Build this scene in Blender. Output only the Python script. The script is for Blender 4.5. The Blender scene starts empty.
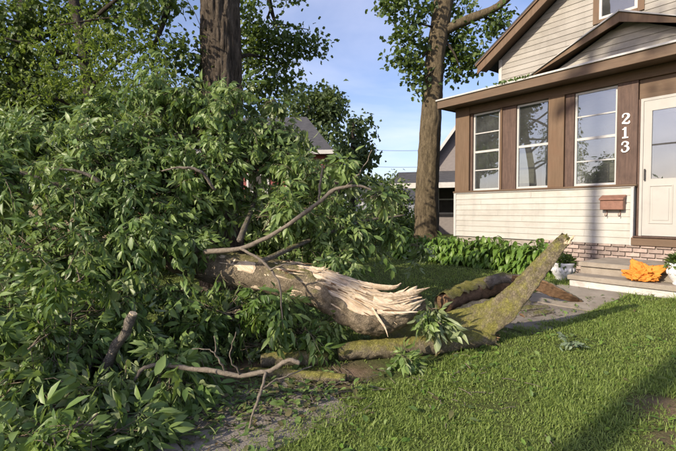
import bpy, bmesh, math, random
import numpy as np
from mathutils import Vector, Matrix, noise as mnoise

random.seed(7)
rng = np.random.default_rng(11)
S = bpy.context.scene
C = S.collection

# ------------------------------------------------------------------ camera
H = 1.45                      # eye height above the lowest lawn
F = 450.0                     # focal length in photo pixels (676 wide)
PITCH = math.atan(14.5 / F)
cam_d = bpy.data.cameras.new('camera')
cam_d.sensor_width = 36.0
cam_d.lens = 36.0 * F / 676.0
cam_d.clip_start = 0.05
cam_d.clip_end = 2000
cam = bpy.data.objects.new('camera', cam_d)
cam.location = (0, 0, H)
cam.rotation_euler = (math.pi / 2 - PITCH, 0, 0)
C.objects.link(cam)
S.camera = cam

# ------------------------------------------------------------------ world, sun, exposure
SUN_EL = math.radians(26.0)
SDX, SDY = 0.785, 0.62                              # way the light travels over the ground
SUN_AZ = math.atan2(-SDX, -SDY)
W = bpy.data.worlds.new('World')
S.world = W
W.use_nodes = True
nt = W.node_tree
nt.nodes.clear()
out = nt.nodes.new('ShaderNodeOutputWorld')
bg = nt.nodes.new('ShaderNodeBackground')
sky = nt.nodes.new('ShaderNodeTexSky')
sky.sky_type = 'NISHITA'
sky.sun_disc = False
sky.sun_elevation = SUN_EL
sky.sun_rotation = SUN_AZ
sky.air_density = 1.0
sky.dust_density = 1.2
sky.ozone_density = 2.2
tc = nt.nodes.new('ShaderNodeTexCoord')
sep = nt.nodes.new('ShaderNodeSeparateXYZ')
nt.links.new(tc.outputs['Generated'], sep.inputs[0])
zadd = nt.nodes.new('ShaderNodeMath'); zadd.operation = 'ADD'; zadd.inputs[1].default_value = 0.22
nt.links.new(sep.outputs['Z'], zadd.inputs[0])
zmx = nt.nodes.new('ShaderNodeMath'); zmx.operation = 'MAXIMUM'; zmx.inputs[1].default_value = 0.05
nt.links.new(zadd.outputs[0], zmx.inputs[0])
dx = nt.nodes.new('ShaderNodeMath'); dx.operation = 'DIVIDE'
dy = nt.nodes.new('ShaderNodeMath'); dy.operation = 'DIVIDE'
nt.links.new(sep.outputs['X'], dx.inputs[0]); nt.links.new(zmx.outputs[0], dx.inputs[1])
nt.links.new(sep.outputs['Y'], dy.inputs[0]); nt.links.new(zmx.outputs[0], dy.inputs[1])
cmb = nt.nodes.new('ShaderNodeCombineXYZ')
nt.links.new(dx.outputs[0], cmb.inputs[0]); nt.links.new(dy.outputs[0], cmb.inputs[1])
cn = nt.nodes.new('ShaderNodeTexNoise')
cn.inputs['Scale'].default_value = 1.1; cn.inputs['Detail'].default_value = 6
cn.inputs['Roughness'].default_value = 0.55; cn.inputs['Distortion'].default_value = 0.4
nt.links.new(cmb.outputs[0], cn.inputs['Vector'])
cr = nt.nodes.new('ShaderNodeMapRange')
cr.inputs['From Min'].default_value = 0.44; cr.inputs['From Max'].default_value = 0.80
cr.inputs['To Min'].default_value = 0.04; cr.inputs['To Max'].default_value = 0.6
nt.links.new(cn.outputs['Fac'], cr.inputs['Value'])
cmix = nt.nodes.new('ShaderNodeMix'); cmix.data_type = 'RGBA'
nt.links.new(cr.outputs[0], cmix.inputs['Factor'])
tint = nt.nodes.new('ShaderNodeMix'); tint.data_type = 'RGBA'; tint.blend_type = 'MULTIPLY'; tint.inputs['Factor'].default_value = 1.0
nt.links.new(sky.outputs[0], tint.inputs['A']); tint.inputs['B'].default_value = (1.0, 0.925, 1.04, 1)
nt.links.new(tint.outputs['Result'], cmix.inputs['A'])
cmix.inputs['B'].default_value = (6.4, 6.3, 7.5, 1)
nt.links.new(cmix.outputs['Result'], bg.inputs['Color'])
bg.inputs['Strength'].default_value = 0.145
nt.links.new(bg.outputs[0], out.inputs['Surface'])

sun_d = bpy.data.lights.new('sun', 'SUN')
sun_d.energy = 4.7
sun_d.angle = math.radians(0.55)
sun_d.color = (1.0, 0.885, 0.715)
sun = bpy.data.objects.new('sun', sun_d)
sun.rotation_euler = Vector((SDX, SDY, -math.tan(SUN_EL) * math.hypot(SDX, SDY))).to_track_quat('-Z', 'Y').to_euler()
sun.location = (-6, -6, 20)
C.objects.link(sun)
vs = S.view_settings
vs.view_transform = 'Standard'; vs.look = 'None'; vs.exposure = 0.5; vs.gamma = 1.0
vs.use_curve_mapping = False
try:
    S.cycles.max_bounces = 8; S.cycles.diffuse_bounces = 3; S.cycles.transparent_max_bounces = 12
    S.cycles.use_denoising = True
except Exception:
    pass

# ------------------------------------------------------------------ geometry of the place
UX, UY = 0.604, -0.797        # along the porch front, towards the door
IX, IY = 0.797, 0.604         # into the house
OX, OY = 2.6, 10.0            # left corner of the porch
ROT = math.atan2(UY, UX)
GZ = 0.35                     # ground height at the house

def loc2w(u, y):
    return OX + UX * u + IX * y, OY + UY * u + IY * y

def w2loc(x, y):
    return (x - OX) * UX + (y - OY) * UY, (x - OX) * IX + (y - OY) * IY

def G(x, y):
    d = -((x - OX) * IX + (y - OY) * IY)
    t = min(max((d - 1.5) / 5.0, 0.0), 1.0)
    return GZ * (1 - t)

def Gn(x, y):
    d = -((x - OX) * IX + (y - OY) * IY)
    return GZ * (1 - np.clip((d - 1.5) / 5.0, 0, 1))

CP, SP = math.cos(PITCH), math.sin(PITCH)
def P(px, py, depth):
    """point seen at a photo pixel, at a given distance ahead"""
    u = (px - 338) / F; v = (225.5 - py) / F
    yw = CP + v * SP; zw = -SP + v * CP
    return Vector((u / yw * depth, depth, H + zw / yw * depth))

def ppm(depth):
    return F / depth

# ------------------------------------------------------------------ materials
def new_mat(name):
    m = bpy.data.materials.new(name); m.use_nodes = True
    t = m.node_tree
    b = t.nodes['Principled BSDF']
    return m, t, b

def lk(t, a, b):
    t.links.new(a, b)

def coords(t, scale=(1, 1, 1), kind='Object'):
    tc = t.nodes.new('ShaderNodeTexCoord'); mp = t.nodes.new('ShaderNodeMapping')
    mp.inputs['Scale'].default_value = scale
    lk(t, tc.outputs[kind], mp.inputs['Vector'])
    return mp.outputs[0]

def nz(t, vec, scale, detail=5, rough=0.6, dist=0.0):
    n = t.nodes.new('ShaderNodeTexNoise')
    n.inputs['Scale'].default_value = scale; n.inputs['Detail'].default_value = detail
    n.inputs['Roughness'].default_value = rough; n.inputs['Distortion'].default_value = dist
    if vec is not None: lk(t, vec, n.inputs['Vector'])
    return n.outputs['Fac']

def ramp(t, fac, stops):
    r = t.nodes.new('ShaderNodeValToRGB')
    el = r.color_ramp.elements
    while len(el) < len(stops): el.new(0.5)
    for e, (p, c) in zip(el, stops):
        e.position = p; e.color = (*c, 1)
    lk(t, fac, r.inputs['Fac'])
    return r.outputs['Color']

def mixc(t, fac, a, b, mode='MIX'):
    m = t.nodes.new('ShaderNodeMix'); m.data_type = 'RGBA'; m.blend_type = mode
    for s, v in (('Factor', fac), ('A', a), ('B', b)):
        if isinstance(v, (int, float)): m.inputs[s].default_value = v
        elif isinstance(v, tuple): m.inputs[s].default_value = (*v, 1)
        else: lk(t, v, m.inputs[s])
    return m.outputs['Result']

def mrange(t, v, a, b, c=0.0, d=1.0):
    m = t.nodes.new('ShaderNodeMapRange')
    m.inputs['From Min'].default_value = a; m.inputs['From Max'].default_value = b
    m.inputs['To Min'].default_value = c; m.inputs['To Max'].default_value = d
    lk(t, v, m.inputs['Value'])
    return m.outputs[0]

def bump(t, b, h, strength=0.3, dist=0.02):
    bp = t.nodes.new('ShaderNodeBump')
    bp.inputs['Strength'].default_value = strength; bp.inputs['Distance'].default_value = dist
    lk(t, h, bp.inputs['Height']); lk(t, bp.outputs[0], b.inputs['Normal'])

def objrand(t):
    o = t.nodes.new('ShaderNodeObjectInfo')
    return o.outputs['Random']

def surf(name, c1, c2, scale=6, rough=0.7, stretch=(1, 1, 1), bs=0.25, bscale=40, spec=0.3, dirt=None, dirt_s=2.5, piece=0.0, detail=6, streak=0.0):
    """two-tone noisy surface with fine relief, dirt patches and piece-to-piece variation"""
    m, t, b = new_mat(name)
    v = coords(t, stretch)
    n = nz(t, v, scale, detail)
    col = ramp(t, n, [(0.3, c1), (0.7, c2)])
    if dirt:
        n2 = nz(t, coords(t), dirt_s, 6, 0.7)
        col = mixc(t, mrange(t, n2, 0.48, 0.72, 0, 0.75), col, dirt)
    if streak:
        n4 = nz(t, coords(t, (5, 5, 0.35)), 1.3, 6, 0.7, 0.5)
        col = mixc(t, mrange(t, n4, 0.52, 0.8, 0, streak), col, tuple(x * 0.62 for x in c1))
    if piece:
        h = t.nodes.new('ShaderNodeHueSaturation')
        lk(t, mrange(t, objrand(t), 0, 1, 1 - piece, 1 + piece), h.inputs['Value'])
        lk(t, col, h.inputs['Color']); col = h.outputs['Color']
    lk(t, col, b.inputs['Base Color'])
    b.inputs['Roughness'].default_value = rough
    b.inputs['Specular IOR Level'].default_value = spec
    bump(t, b, nz(t, v, bscale, 4), bs)
    return m

def leaf_mat(name, dark, mid, light, back, trans=0.3, rough=0.45, tint=(0.30, 0.42, 0.05)):
    m, t, b = new_mat(name)
    at = t.nodes.new('ShaderNodeAttribute'); at.attribute_name = 'rnd'
    ad = t.nodes.new('ShaderNodeMath'); ad.operation = 'ADD'
    lk(t, at.outputs['Fac'], ad.inputs[0]); lk(t, objrand(t), ad.inputs[1])
    fr = t.nodes.new('ShaderNodeMath'); fr.operation = 'FRACT'; lk(t, ad.outputs[0], fr.inputs[0])
    col = ramp(t, fr.outputs[0], [(0.0, dark), (0.5, mid), (1.0, light)])
    n = nz(t, coords(t), 30, 3)
    col = mixc(t, mrange(t, n, 0.35, 0.75, 0, 0.35), col, light)
    ge = t.nodes.new('ShaderNodeNewGeometry')
    col2 = mixc(t, ge.outputs['Backfacing'], col, back)
    lk(t, col2, b.inputs['Base Color'])
    b.inputs['Roughness'].default_value = rough
    b.inputs['Specular IOR Level'].default_value = 0.35
    tr = t.nodes.new('ShaderNodeBsdfTranslucent')
    lk(t, mixc(t, 0.55, col, tint), tr.inputs['Color'])
    mx = t.nodes.new('ShaderNodeMixShader'); mx.inputs[0].default_value = trans
    lk(t, b.outputs[0], mx.inputs[1]); lk(t, tr.outputs[0], mx.inputs[2])
    lk(t, mx.outputs[0], t.nodes['Material Output'].inputs['Surface'])
    return m

def bark_mat(name, dark, light, moss=None, moss_lo=0.45, scale=9, stretch=(1, 1, 0.3), bs=0.9, updir=0.5):
    m, t, b = new_mat(name)
    v = coords(t, stretch)
    n = nz(t, v, scale, 8, 0.7, 0.3)
    col = ramp(t, n, [(0.32, dark), (0.68, light)])
    n3 = nz(t, coords(t, tuple(0.45 + 0.55 * s_ for s_ in stretch)), 45, 5, 0.75)
    vo = t.nodes.new('ShaderNodeTexVoronoi'); vo.feature = 'DISTANCE_TO_EDGE'; vo.inputs['Scale'].default_value = scale * 3.0
    mv = nz(t, v, scale * 1.5, 4)
    va = t.nodes.new('ShaderNodeVectorMath'); va.operation = 'MULTIPLY_ADD'; va.inputs[1].default_value = (0.12, 0.12, 0.12)
    lk(t, mv, va.inputs[0]); lk(t, v, va.inputs[2]); lk(t, va.outputs[0], vo.inputs['Vector'])
    crack = mrange(t, vo.outputs['Distance'], 0.0, 0.12, 0.0, 1.0)
    col = mixc(t, mrange(t, crack, 0, 1, 0.2, 0.0), col, tuple(c * 0.6 for c in dark))
    col = mixc(t, mrange(t, n3, 0.3, 0.7, 0.0, 0.38), col, tuple(c * 0.55 for c in dark))
    if moss:
        n2 = nz(t, coords(t), 5.5, 7, 0.75)
        ge = t.nodes.new('ShaderNodeNewGeometry'); sx = t.nodes.new('ShaderNodeSeparateXYZ')
        lk(t, ge.outputs['Normal'], sx.inputs[0])
        up = mrange(t, sx.outputs['Z'], -0.4, 0.9, -0.12, updir * 0.4)
        ad = t.nodes.new('ShaderNodeMath'); ad.operation = 'ADD'
        lk(t, n2, ad.inputs[0]); lk(t, up, ad.inputs[1])
        fac = mrange(t, ad.outputs[0], moss_lo, moss_lo + 0.18, 0, 0.85)
        nm = nz(t, coords(t), 30, 5, 0.7)
        mc = ramp(t, nm, [(0.35, tuple(c * 0.45 for c in moss)), (0.7, moss)])
        col = mixc(t, fac, col, mc)
    lk(t, col, b.inputs['Base Color'])
    b.inputs['Roughness'].default_value = 0.9
    b.inputs['Specular IOR Level'].default_value = 0.15
    ad2 = t.nodes.new('ShaderNodeMath'); ad2.operation = 'ADD'
    lk(t, n, ad2.inputs[0]); lk(t, n3, ad2.inputs[1])
    ad3 = t.nodes.new('ShaderNodeMath'); ad3.operation = 'MULTIPLY_ADD'; ad3.inputs[1].default_value = 0.3
    lk(t, crack, ad3.inputs[0]); lk(t, ad2.outputs[0], ad3.inputs[2])
    bump(t, b, ad3.outputs[0], bs, 0.025)
    return m

MAT = {}
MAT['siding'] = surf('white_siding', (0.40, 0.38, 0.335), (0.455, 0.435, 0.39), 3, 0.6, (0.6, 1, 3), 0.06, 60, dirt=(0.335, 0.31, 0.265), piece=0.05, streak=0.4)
MAT['siding_up'] = surf('cream_siding', (0.285, 0.262, 0.225), (0.335, 0.312, 0.272), 3, 0.65, (0.6, 1, 3), 0.06, 60, dirt=(0.225, 0.205, 0.175), piece=0.07, streak=0.4)  # cream tan, darkened so its colour holds the upper wall's dappled shade
MAT['trim_white'] = surf('white_trim', (0.40, 0.39, 0.37), (0.47, 0.46, 0.435), 8, 0.5, bs=0.05, dirt=(0.55, 0.5, 0.44))
MAT['door'] = surf('door_paint', (0.355, 0.34, 0.31), (0.41, 0.395, 0.36), 5, 0.5, bs=0.05, dirt=(0.33, 0.31, 0.275))
MAT['brown'] = surf('brown_paint', (0.115, 0.072, 0.041), (0.155, 0.10, 0.06), 4, 0.65, (6, 6, 0.8), 0.15, 40, streak=0.5, dirt=(0.145, 0.08, 0.045))
MAT['brown_h'] = surf('brown_fascia', (0.105, 0.069, 0.043), (0.145, 0.097, 0.061), 4, 0.65, (0.8, 6, 6), 0.15, 40, dirt=(0.12, 0.07, 0.043))
MAT['stain'] = surf('dark_stain', (0.065, 0.039, 0.03), (0.125, 0.077, 0.056), 5, 0.6, (9, 9, 0.7), 0.3, 30, dirt=(0.05, 0.03, 0.022))
MAT['mailbox'] = surf('bronze_metal', (0.15, 0.07, 0.045), (0.24, 0.115, 0.075), 12, 0.5, bs=0.1, spec=0.5)
MAT['iron'] = surf('black_iron', (0.02, 0.02, 0.02), (0.04, 0.038, 0.036), 12, 0.5)
MAT['concrete'] = surf('old_concrete', (0.23, 0.20, 0.16), (0.35, 0.305, 0.25), 3.5, 0.9, bs=0.5, bscale=70, dirt=(0.19, 0.15, 0.11), dirt_s=2.2)
MAT['concrete_grey'] = surf('grey_concrete', (0.17, 0.145, 0.118), (0.27, 0.235, 0.195), 4, 0.9, bs=0.6, bscale=60, dirt=(0.15, 0.13, 0.105), dirt_s=3)
MAT['stepface'] = surf('pale_concrete', (0.42, 0.4, 0.37), (0.6, 0.57, 0.53), 6, 0.9, bs=0.5, dirt=(0.3, 0.26, 0.22))
MAT['brick'] = surf('red_brick', (0.25, 0.19, 0.16), (0.35, 0.27, 0.23), 14, 0.9, bs=0.5, dirt=(0.4, 0.33, 0.28), dirt_s=8, piece=0.3)
MAT['mortar'] = surf('mortar', (0.27, 0.235, 0.2), (0.36, 0.32, 0.275), 10, 0.95, bs=0.5)
MAT['shingle'] = surf('roof_shingle', (0.04, 0.04, 0.045), (0.095, 0.093, 0.096), 3.5, 0.95, (1.2, 1.2, 11), 0.6, 20)
MAT['inner'] = surf('inner_wall', (0.34, 0.28, 0.20), (0.42, 0.35, 0.26), 3, 0.8)
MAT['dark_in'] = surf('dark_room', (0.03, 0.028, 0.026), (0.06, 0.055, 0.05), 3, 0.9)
MAT['floorboard'] = surf('porch_floorboards', (0.12, 0.10, 0.085), (0.2, 0.17, 0.14), 5, 0.7, (1, 8, 1))
MAT['number'] = surf('number_white', (0.82, 0.80, 0.74), (0.88, 0.86, 0.80), 20, 0.4, bs=0.03)
MAT['pot'] = surf('white_ceramic', (0.62, 0.61, 0.6), (0.76, 0.75, 0.73), 10, 0.5, bs=0.1, dirt=(0.45, 0.43, 0.4), dirt_s=9)
MAT['soil'] = surf('soil', (0.07, 0.05, 0.035), (0.14, 0.10, 0.07), 30, 0.95)
MAT['orange'] = surf('orange_cloth', (0.56, 0.19, 0.03), (0.66, 0.26, 0.045), 8, 0.75, bs=0.2, spec=0.2)
MAT['wood_raw'] = surf('raw_wood', (0.50, 0.36, 0.225), (0.76, 0.63, 0.46), 9, 0.8, (1.5, 1.5, 1.5), 0.6, 55, dirt=(0.30, 0.18, 0.09), dirt_s=9, piece=0.14)
def wood_fibre(name, axis, c1, c2, dirt):
    m, t, b = new_mat(name)
    tc = t.nodes.new('ShaderNodeTexCoord'); m1 = t.nodes.new('ShaderNodeMapping'); m2 = t.nodes.new('ShaderNodeMapping')
    m1.inputs['Rotation'].default_value = Vector(axis).rotation_difference(Vector((1, 0, 0))).to_euler()
    m2.inputs['Scale'].default_value = (1.2, 16, 16)
    lk(t, tc.outputs['Object'], m1.inputs['Vector']); lk(t, m1.outputs[0], m2.inputs['Vector'])
    n = nz(t, m2.outputs[0], 4, 8, 0.7, 0.3)
    col = ramp(t, n, [(0.25, tuple(x * 0.55 for x in c1)), (0.42, c1), (0.7, c2)])
    n2 = nz(t, coords(t), 5, 6, 0.7)
    col = mixc(t, mrange(t, n2, 0.5, 0.72, 0, 0.7), col, dirt)
    h = t.nodes.new('ShaderNodeHueSaturation'); lk(t, mrange(t, objrand(t), 0, 1, 0.75, 1.12), h.inputs['Value']); lk(t, col, h.inputs['Color'])
    lk(t, h.outputs['Color'], b.inputs['Base Color']); b.inputs['Roughness'].default_value = 0.8; b.inputs['Specular IOR Level'].default_value = 0.2
    bump(t, b, n, 0.9, 0.02)
    return m
MAT['wood_raw'] = wood_fibre('raw_wood', (0.72, -0.45, -0.45), (0.56, 0.43, 0.29), (0.80, 0.69, 0.53), (0.42, 0.29, 0.18))
MAT['wood_cut'] = surf('cut_wood', (0.42, 0.32, 0.20), (0.58, 0.46, 0.31), 25, 0.8, bs=0.4)
MAT['wood_old'] = surf('split_wood', (0.11, 0.062, 0.035), (0.27, 0.165, 0.088), 8, 0.85, (1, 6, 6), 0.6, 40, dirt=(0.08, 0.05, 0.03), dirt_s=6)
MAT['bark_fallen'] = bark_mat('fallen_bark', (0.15, 0.118, 0.08), (0.42, 0.34, 0.235), (0.24, 0.225, 0.075), 0.57, 11, (1, 1, 1))
MAT['bark_moss'] = bark_mat('mossy_bark', (0.13, 0.105, 0.066), (0.38, 0.32, 0.215), (0.34, 0.32, 0.07), 0.50, 14, (1, 1, 1))
MAT['bark_grey'] = bark_mat('grey_bark', (0.12, 0.10, 0.083), (0.37, 0.32, 0.26), (0.22, 0.215, 0.06), 0.6, 14, (1, 1, 1))
MAT['bark_left'] = bark_mat('furrowed_bark', (0.045, 0.034, 0.025), (0.27, 0.215, 0.16), None, scale=12, stretch=(2.2, 2.2, 0.42), bs=1.0)
MAT['bark_right'] = bark_mat('plated_bark', (0.07, 0.054, 0.034), (0.29, 0.225, 0.135), (0.25, 0.21, 0.08), 0.54, 11, (1.5, 1.5, 0.45), updir=0.0)
MAT['bark_dark'] = bark_mat('dark_bark', (0.03, 0.025, 0.02), (0.10, 0.08, 0.06), None)
MAT['twig'] = surf('twig', (0.10, 0.075, 0.05), (0.2, 0.16, 0.11), 30, 0.85)
MAT['deadtwig'] = surf('dead_twig', (0.11, 0.09, 0.068), (0.21, 0.175, 0.135), 30, 0.85, bs=0.5)
MAT['leaf_fallen'] = leaf_mat('fallen_leaf', (0.052, 0.10, 0.024), (0.112, 0.185, 0.045), (0.21, 0.28, 0.09), (0.25, 0.295, 0.15), 0.27, 0.42)
MAT['leaf_fresh'] = leaf_mat('fresh_leaf', (0.05, 0.10, 0.02), (0.085, 0.15, 0.028), (0.13, 0.19, 0.035), (0.14, 0.19, 0.075), 0.3, 0.42)
MAT['leaf_tree'] = leaf_mat('standing_leaf', (0.038, 0.07, 0.014), (0.068, 0.112, 0.02), (0.12, 0.165, 0.03), (0.07, 0.105, 0.04), 0.28, 0.5)
MAT['leaf_lime'] = leaf_mat('lime_leaf', (0.07, 0.11, 0.013), (0.13, 0.18, 0.02), (0.2, 0.25, 0.03), (0.10, 0.15, 0.04), 0.38, 0.5)
MAT['leaf_far'] = leaf_mat('far_leaf', (0.035, 0.058, 0.022), (0.055, 0.085, 0.03), (0.085, 0.115, 0.038), (0.07, 0.1, 0.045), 0.2, 0.6)
MAT['leaf_hosta'] = leaf_mat('hosta_leaf', (0.065, 0.13, 0.02), (0.105, 0.19, 0.03), (0.16, 0.25, 0.045), (0.10, 0.16, 0.05), 0.25, 0.4)
MAT['leaf_pale'] = leaf_mat('pale_leaf', (0.11, 0.16, 0.09), (0.16, 0.21, 0.125), (0.21, 0.26, 0.16), (0.22, 0.27, 0.19), 0.2, 0.5)
MAT['leaf_dry'] = leaf_mat('dry_leaf', (0.09, 0.06, 0.03), (0.10, 0.11, 0.035), (0.16, 0.13, 0.06), (0.14, 0.14, 0.08), 0.15, 0.6)
MAT['grass'] = leaf_mat('grass_blade', (0.085, 0.16, 0.03), (0.185, 0.285, 0.056), (0.35, 0.39, 0.14), (0.21, 0.275, 0.065), 0.36, 0.5)
MAT['red_wall'] = surf('red_wall', (0.20, 0.055, 0.05), (0.27, 0.085, 0.075), 6, 0.8, (1, 1, 4))
MAT['tan_wall'] = surf('tan_wall', (0.17, 0.15, 0.145), (0.23, 0.205, 0.195), 6, 0.8, (1, 1, 4))
MAT['grey_wall'] = surf('grey_wall', (0.3, 0.3, 0.31), (0.4, 0.4, 0.41), 6, 0.8, (1, 1, 4))
MAT['pole'] = surf('pole_wood', (0.13, 0.10, 0.075), (0.2, 0.16, 0.12), 6, 0.9, (4, 4, 0.5))

# window glass: clear with a mirror-like sky reflection
m, t, b = new_mat('window_glass')
gl = t.nodes.new('ShaderNodeBsdfGlossy'); gl.inputs['Roughness'].default_value = 0.01
gl.inputs['Color'].default_value = (0.92, 0.95, 1.0, 1)
tr = t.nodes.new('ShaderNodeBsdfTransparent'); tr.inputs['Color'].default_value = (0.72, 0.76, 0.76, 1)
fr = t.nodes.new('ShaderNodeFresnel'); fr.inputs['IOR'].default_value = 1.5
mx = t.nodes.new('ShaderNodeMixShader')
vn = coords(t); bp = t.nodes.new('ShaderNodeBump'); bp.inputs['Strength'].default_value = 0.05
lk(t, nz(t, vn, 4.0, 2), bp.inputs['Height']); lk(t, bp.outputs[0], gl.inputs['Normal'])
lk(t, mrange(t, fr.outputs[0], 0, 1, 0.12, 1.1), mx.inputs[0])
lk(t, tr.outputs[0], mx.inputs[1]); lk(t, gl.outputs[0], mx.inputs[2])
df = t.nodes.new('ShaderNodeBsdfDiffuse'); df.inputs['Color'].default_value = (0.62, 0.62, 0.62, 1)
m2 = t.nodes.new('ShaderNodeMixShader'); lk(t, mrange(t, nz(t, vn, 3.0, 6, 0.7), 0.25, 0.75, 0.015, 0.065), m2.inputs[0])
lk(t, mx.outputs[0], m2.inputs[1]); lk(t, df.outputs[0], m2.inputs[2])
lk(t, m2.outputs[0], t.nodes['Material Output'].inputs['Surface'])
MAT['glass'] = m

# lawn: soil and thatch under the blades, bare dirt where the 'dirt' attribute says so
m, t, b = new_mat('lawn_ground')
v = coords(t)
n1 = nz(t, v, 1.3, 7, 0.65); n2 = nz(t, v, 45, 5, 0.7); n3 = nz(t, v, 9, 5, 0.7)
gcol = ramp(t, n2, [(0.3, (0.045, 0.062, 0.018)), (0.7, (0.09, 0.115, 0.03))])
gcol = mixc(t, mrange(t, n1, 0.4, 0.7, 0, 0.5), gcol, (0.105, 0.10, 0.045))
dcol = ramp(t, n3, [(0.3, (0.13, 0.085, 0.055)), (0.7, (0.27, 0.19, 0.13))])
dcol = mixc(t, mrange(t, n2, 0.45, 0.8, 0, 0.6), dcol, (0.08, 0.055, 0.035))
at = t.nodes.new('ShaderNodeAttribute'); at.attribute_name = 'dirt'
lk(t, mixc(t, at.outputs['Fac'], gcol, dcol), b.inputs['Base Color'])
b.inputs['Roughness'].default_value = 0.95; b.inputs['Specular IOR Level'].default_value = 0.1
bump(t, b, n2, 0.9, 0.03)
MAT['lawn'] = m

# ------------------------------------------------------------------ object helpers
def tag(o, label=None, cat=None, group=None, kind=None):
    if label: o['label'] = label
    if cat: o['category'] = cat
    if group: o['group'] = group
    if kind: o['kind'] = kind
    return o

def link(name, me, mat=None, parent=None):
    o = bpy.data.objects.new(name, me)
    C.objects.link(o)
    if mat is not None and me is not None and len(me.materials) == 0:
        me.materials.append(MAT[mat] if isinstance(mat, str) else mat)
    if parent: o.parent = parent
    return o

def empty(name, loc, rz=0.0):
    o = bpy.data.objects.new(name, None)
    o.location = loc; o.rotation_euler = (0, 0, rz); o.empty_display_size = 0.1
    C.objects.link(o)
    return o

class MB:
    def __init__(s): s.v = []; s.f = []
    def add(s, vs, fs):
        n = len(s.v); s.v += [tuple(p) for p in vs]; s.f += [tuple(i + n for i in f) for f in fs]
        return s
    def box(s, x0, x1, y0, y1, z0, z1):
        vs = [(x, y, z) for z in (z0, z1) for y in (y0, y1) for x in (x0, x1)]
        return s.add(vs, [(0, 2, 3, 1), (4, 5, 7, 6), (0, 1, 5, 4), (2, 6, 7, 3), (0, 4, 6, 2), (1, 3, 7, 5)])
    def prism(s, poly, y0, y1):
        """polygon in x,z (counter-clockwise seen from -y) extruded from y0 to y1"""
        n = len(poly)
        vs = [(x, y0, z) for x, z in poly] + [(x, y1, z) for x, z in poly]
        fs = [tuple(range(n)), tuple(range(2 * n - 1, n - 1, -1))]
        fs += [(i, i + n, (i + 1) % n + n, (i + 1) % n) for i in range(n)]
        return s.add(vs, fs)
    def lathe(s, prof, cx=0, cy=0, n=24, wob=0):
        k = len(s.v)
        for r, z in prof:
            for i in range(n):
                a = 2 * math.pi * i / n
                rr = r * (1 + wob * math.cos(12 * a))
                s.v.append((cx + rr * math.cos(a), cy + rr * math.sin(a), z))
        for j in range(len(prof) - 1):
            for i in range(n):
                a, b2 = k + j * n + i, k + j * n + (i + 1) % n
                s.f.append((a, b2, b2 + n, a + n))
        s.f.append(tuple(k + i for i in range(n - 1, -1, -1)))
        s.f.append(tuple(k + (len(prof) - 1) * n + i for i in range(n)))
        return s
    def mesh(s, name, smooth=False):
        me = bpy.data.meshes.new(name); me.from_pydata(s.v, [], s.f); me.update()
        if smooth: me.polygons.foreach_set('use_smooth', [True] * len(me.polygons))
        return me
    def build(s, name, mat, parent=None, smooth=False, bevel=0.0):
        me = s.mesh(name, smooth)
        bm = bmesh.new(); bm.from_mesh(me)
        bmesh.ops.recalc_face_normals(bm, faces=bm.faces)
        if bevel:
            bmesh.ops.bevel(bm, geom=bm.edges[:], offset=bevel, segments=1, affect='EDGES', profile=0.5)
        bm.to_mesh(me); bm.free()
        if smooth: me.polygons.foreach_set('use_smooth', [True] * len(me.polygons))
        return link(name, me, mat, parent)

def catmull(pts, n):
    """resample (x,y,z,r) control points"""
    p = [np.array(q, float) for q in pts]
    p = [2 * p[0] - p[1]] + p + [2 * p[-1] - p[-2]]
    res = []
    segs = len(p) - 3
    for k in range(n + 1):
        s = k / n * segs; i = min(int(s), segs - 1); t = s - i
        a, b, c, d = p[i:i + 4]
        res.append(0.5 * ((2 * b) + (c - a) * t + (2 * a - 5 * b + 4 * c - d) * t * t + (3 * b - a - 3 * c + d) * t ** 3))
    return res

def frames(path):
    """parallel frames along an (n,>=3) path"""
    pts = [Vector(q[:3]) for q in path]
    fr = []
    tprev = None; nrm = None
    for i in range(len(pts)):
        tg = (pts[min(i + 1, len(pts) - 1)] - pts[max(i - 1, 0)]).normalized()
        if nrm is None:
            up = Vector((0, 0, 1)) if abs(tg.z) < 0.9 else Vector((0, -1, 0))
            nrm = (up - tg * up.dot(tg)).normalized()
        else:
            nrm = (nrm - tg * nrm.dot(tg)).normalized()
        fr.append((pts[i], tg, nrm, tg.cross(nrm).normalized()))
    return fr

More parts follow.
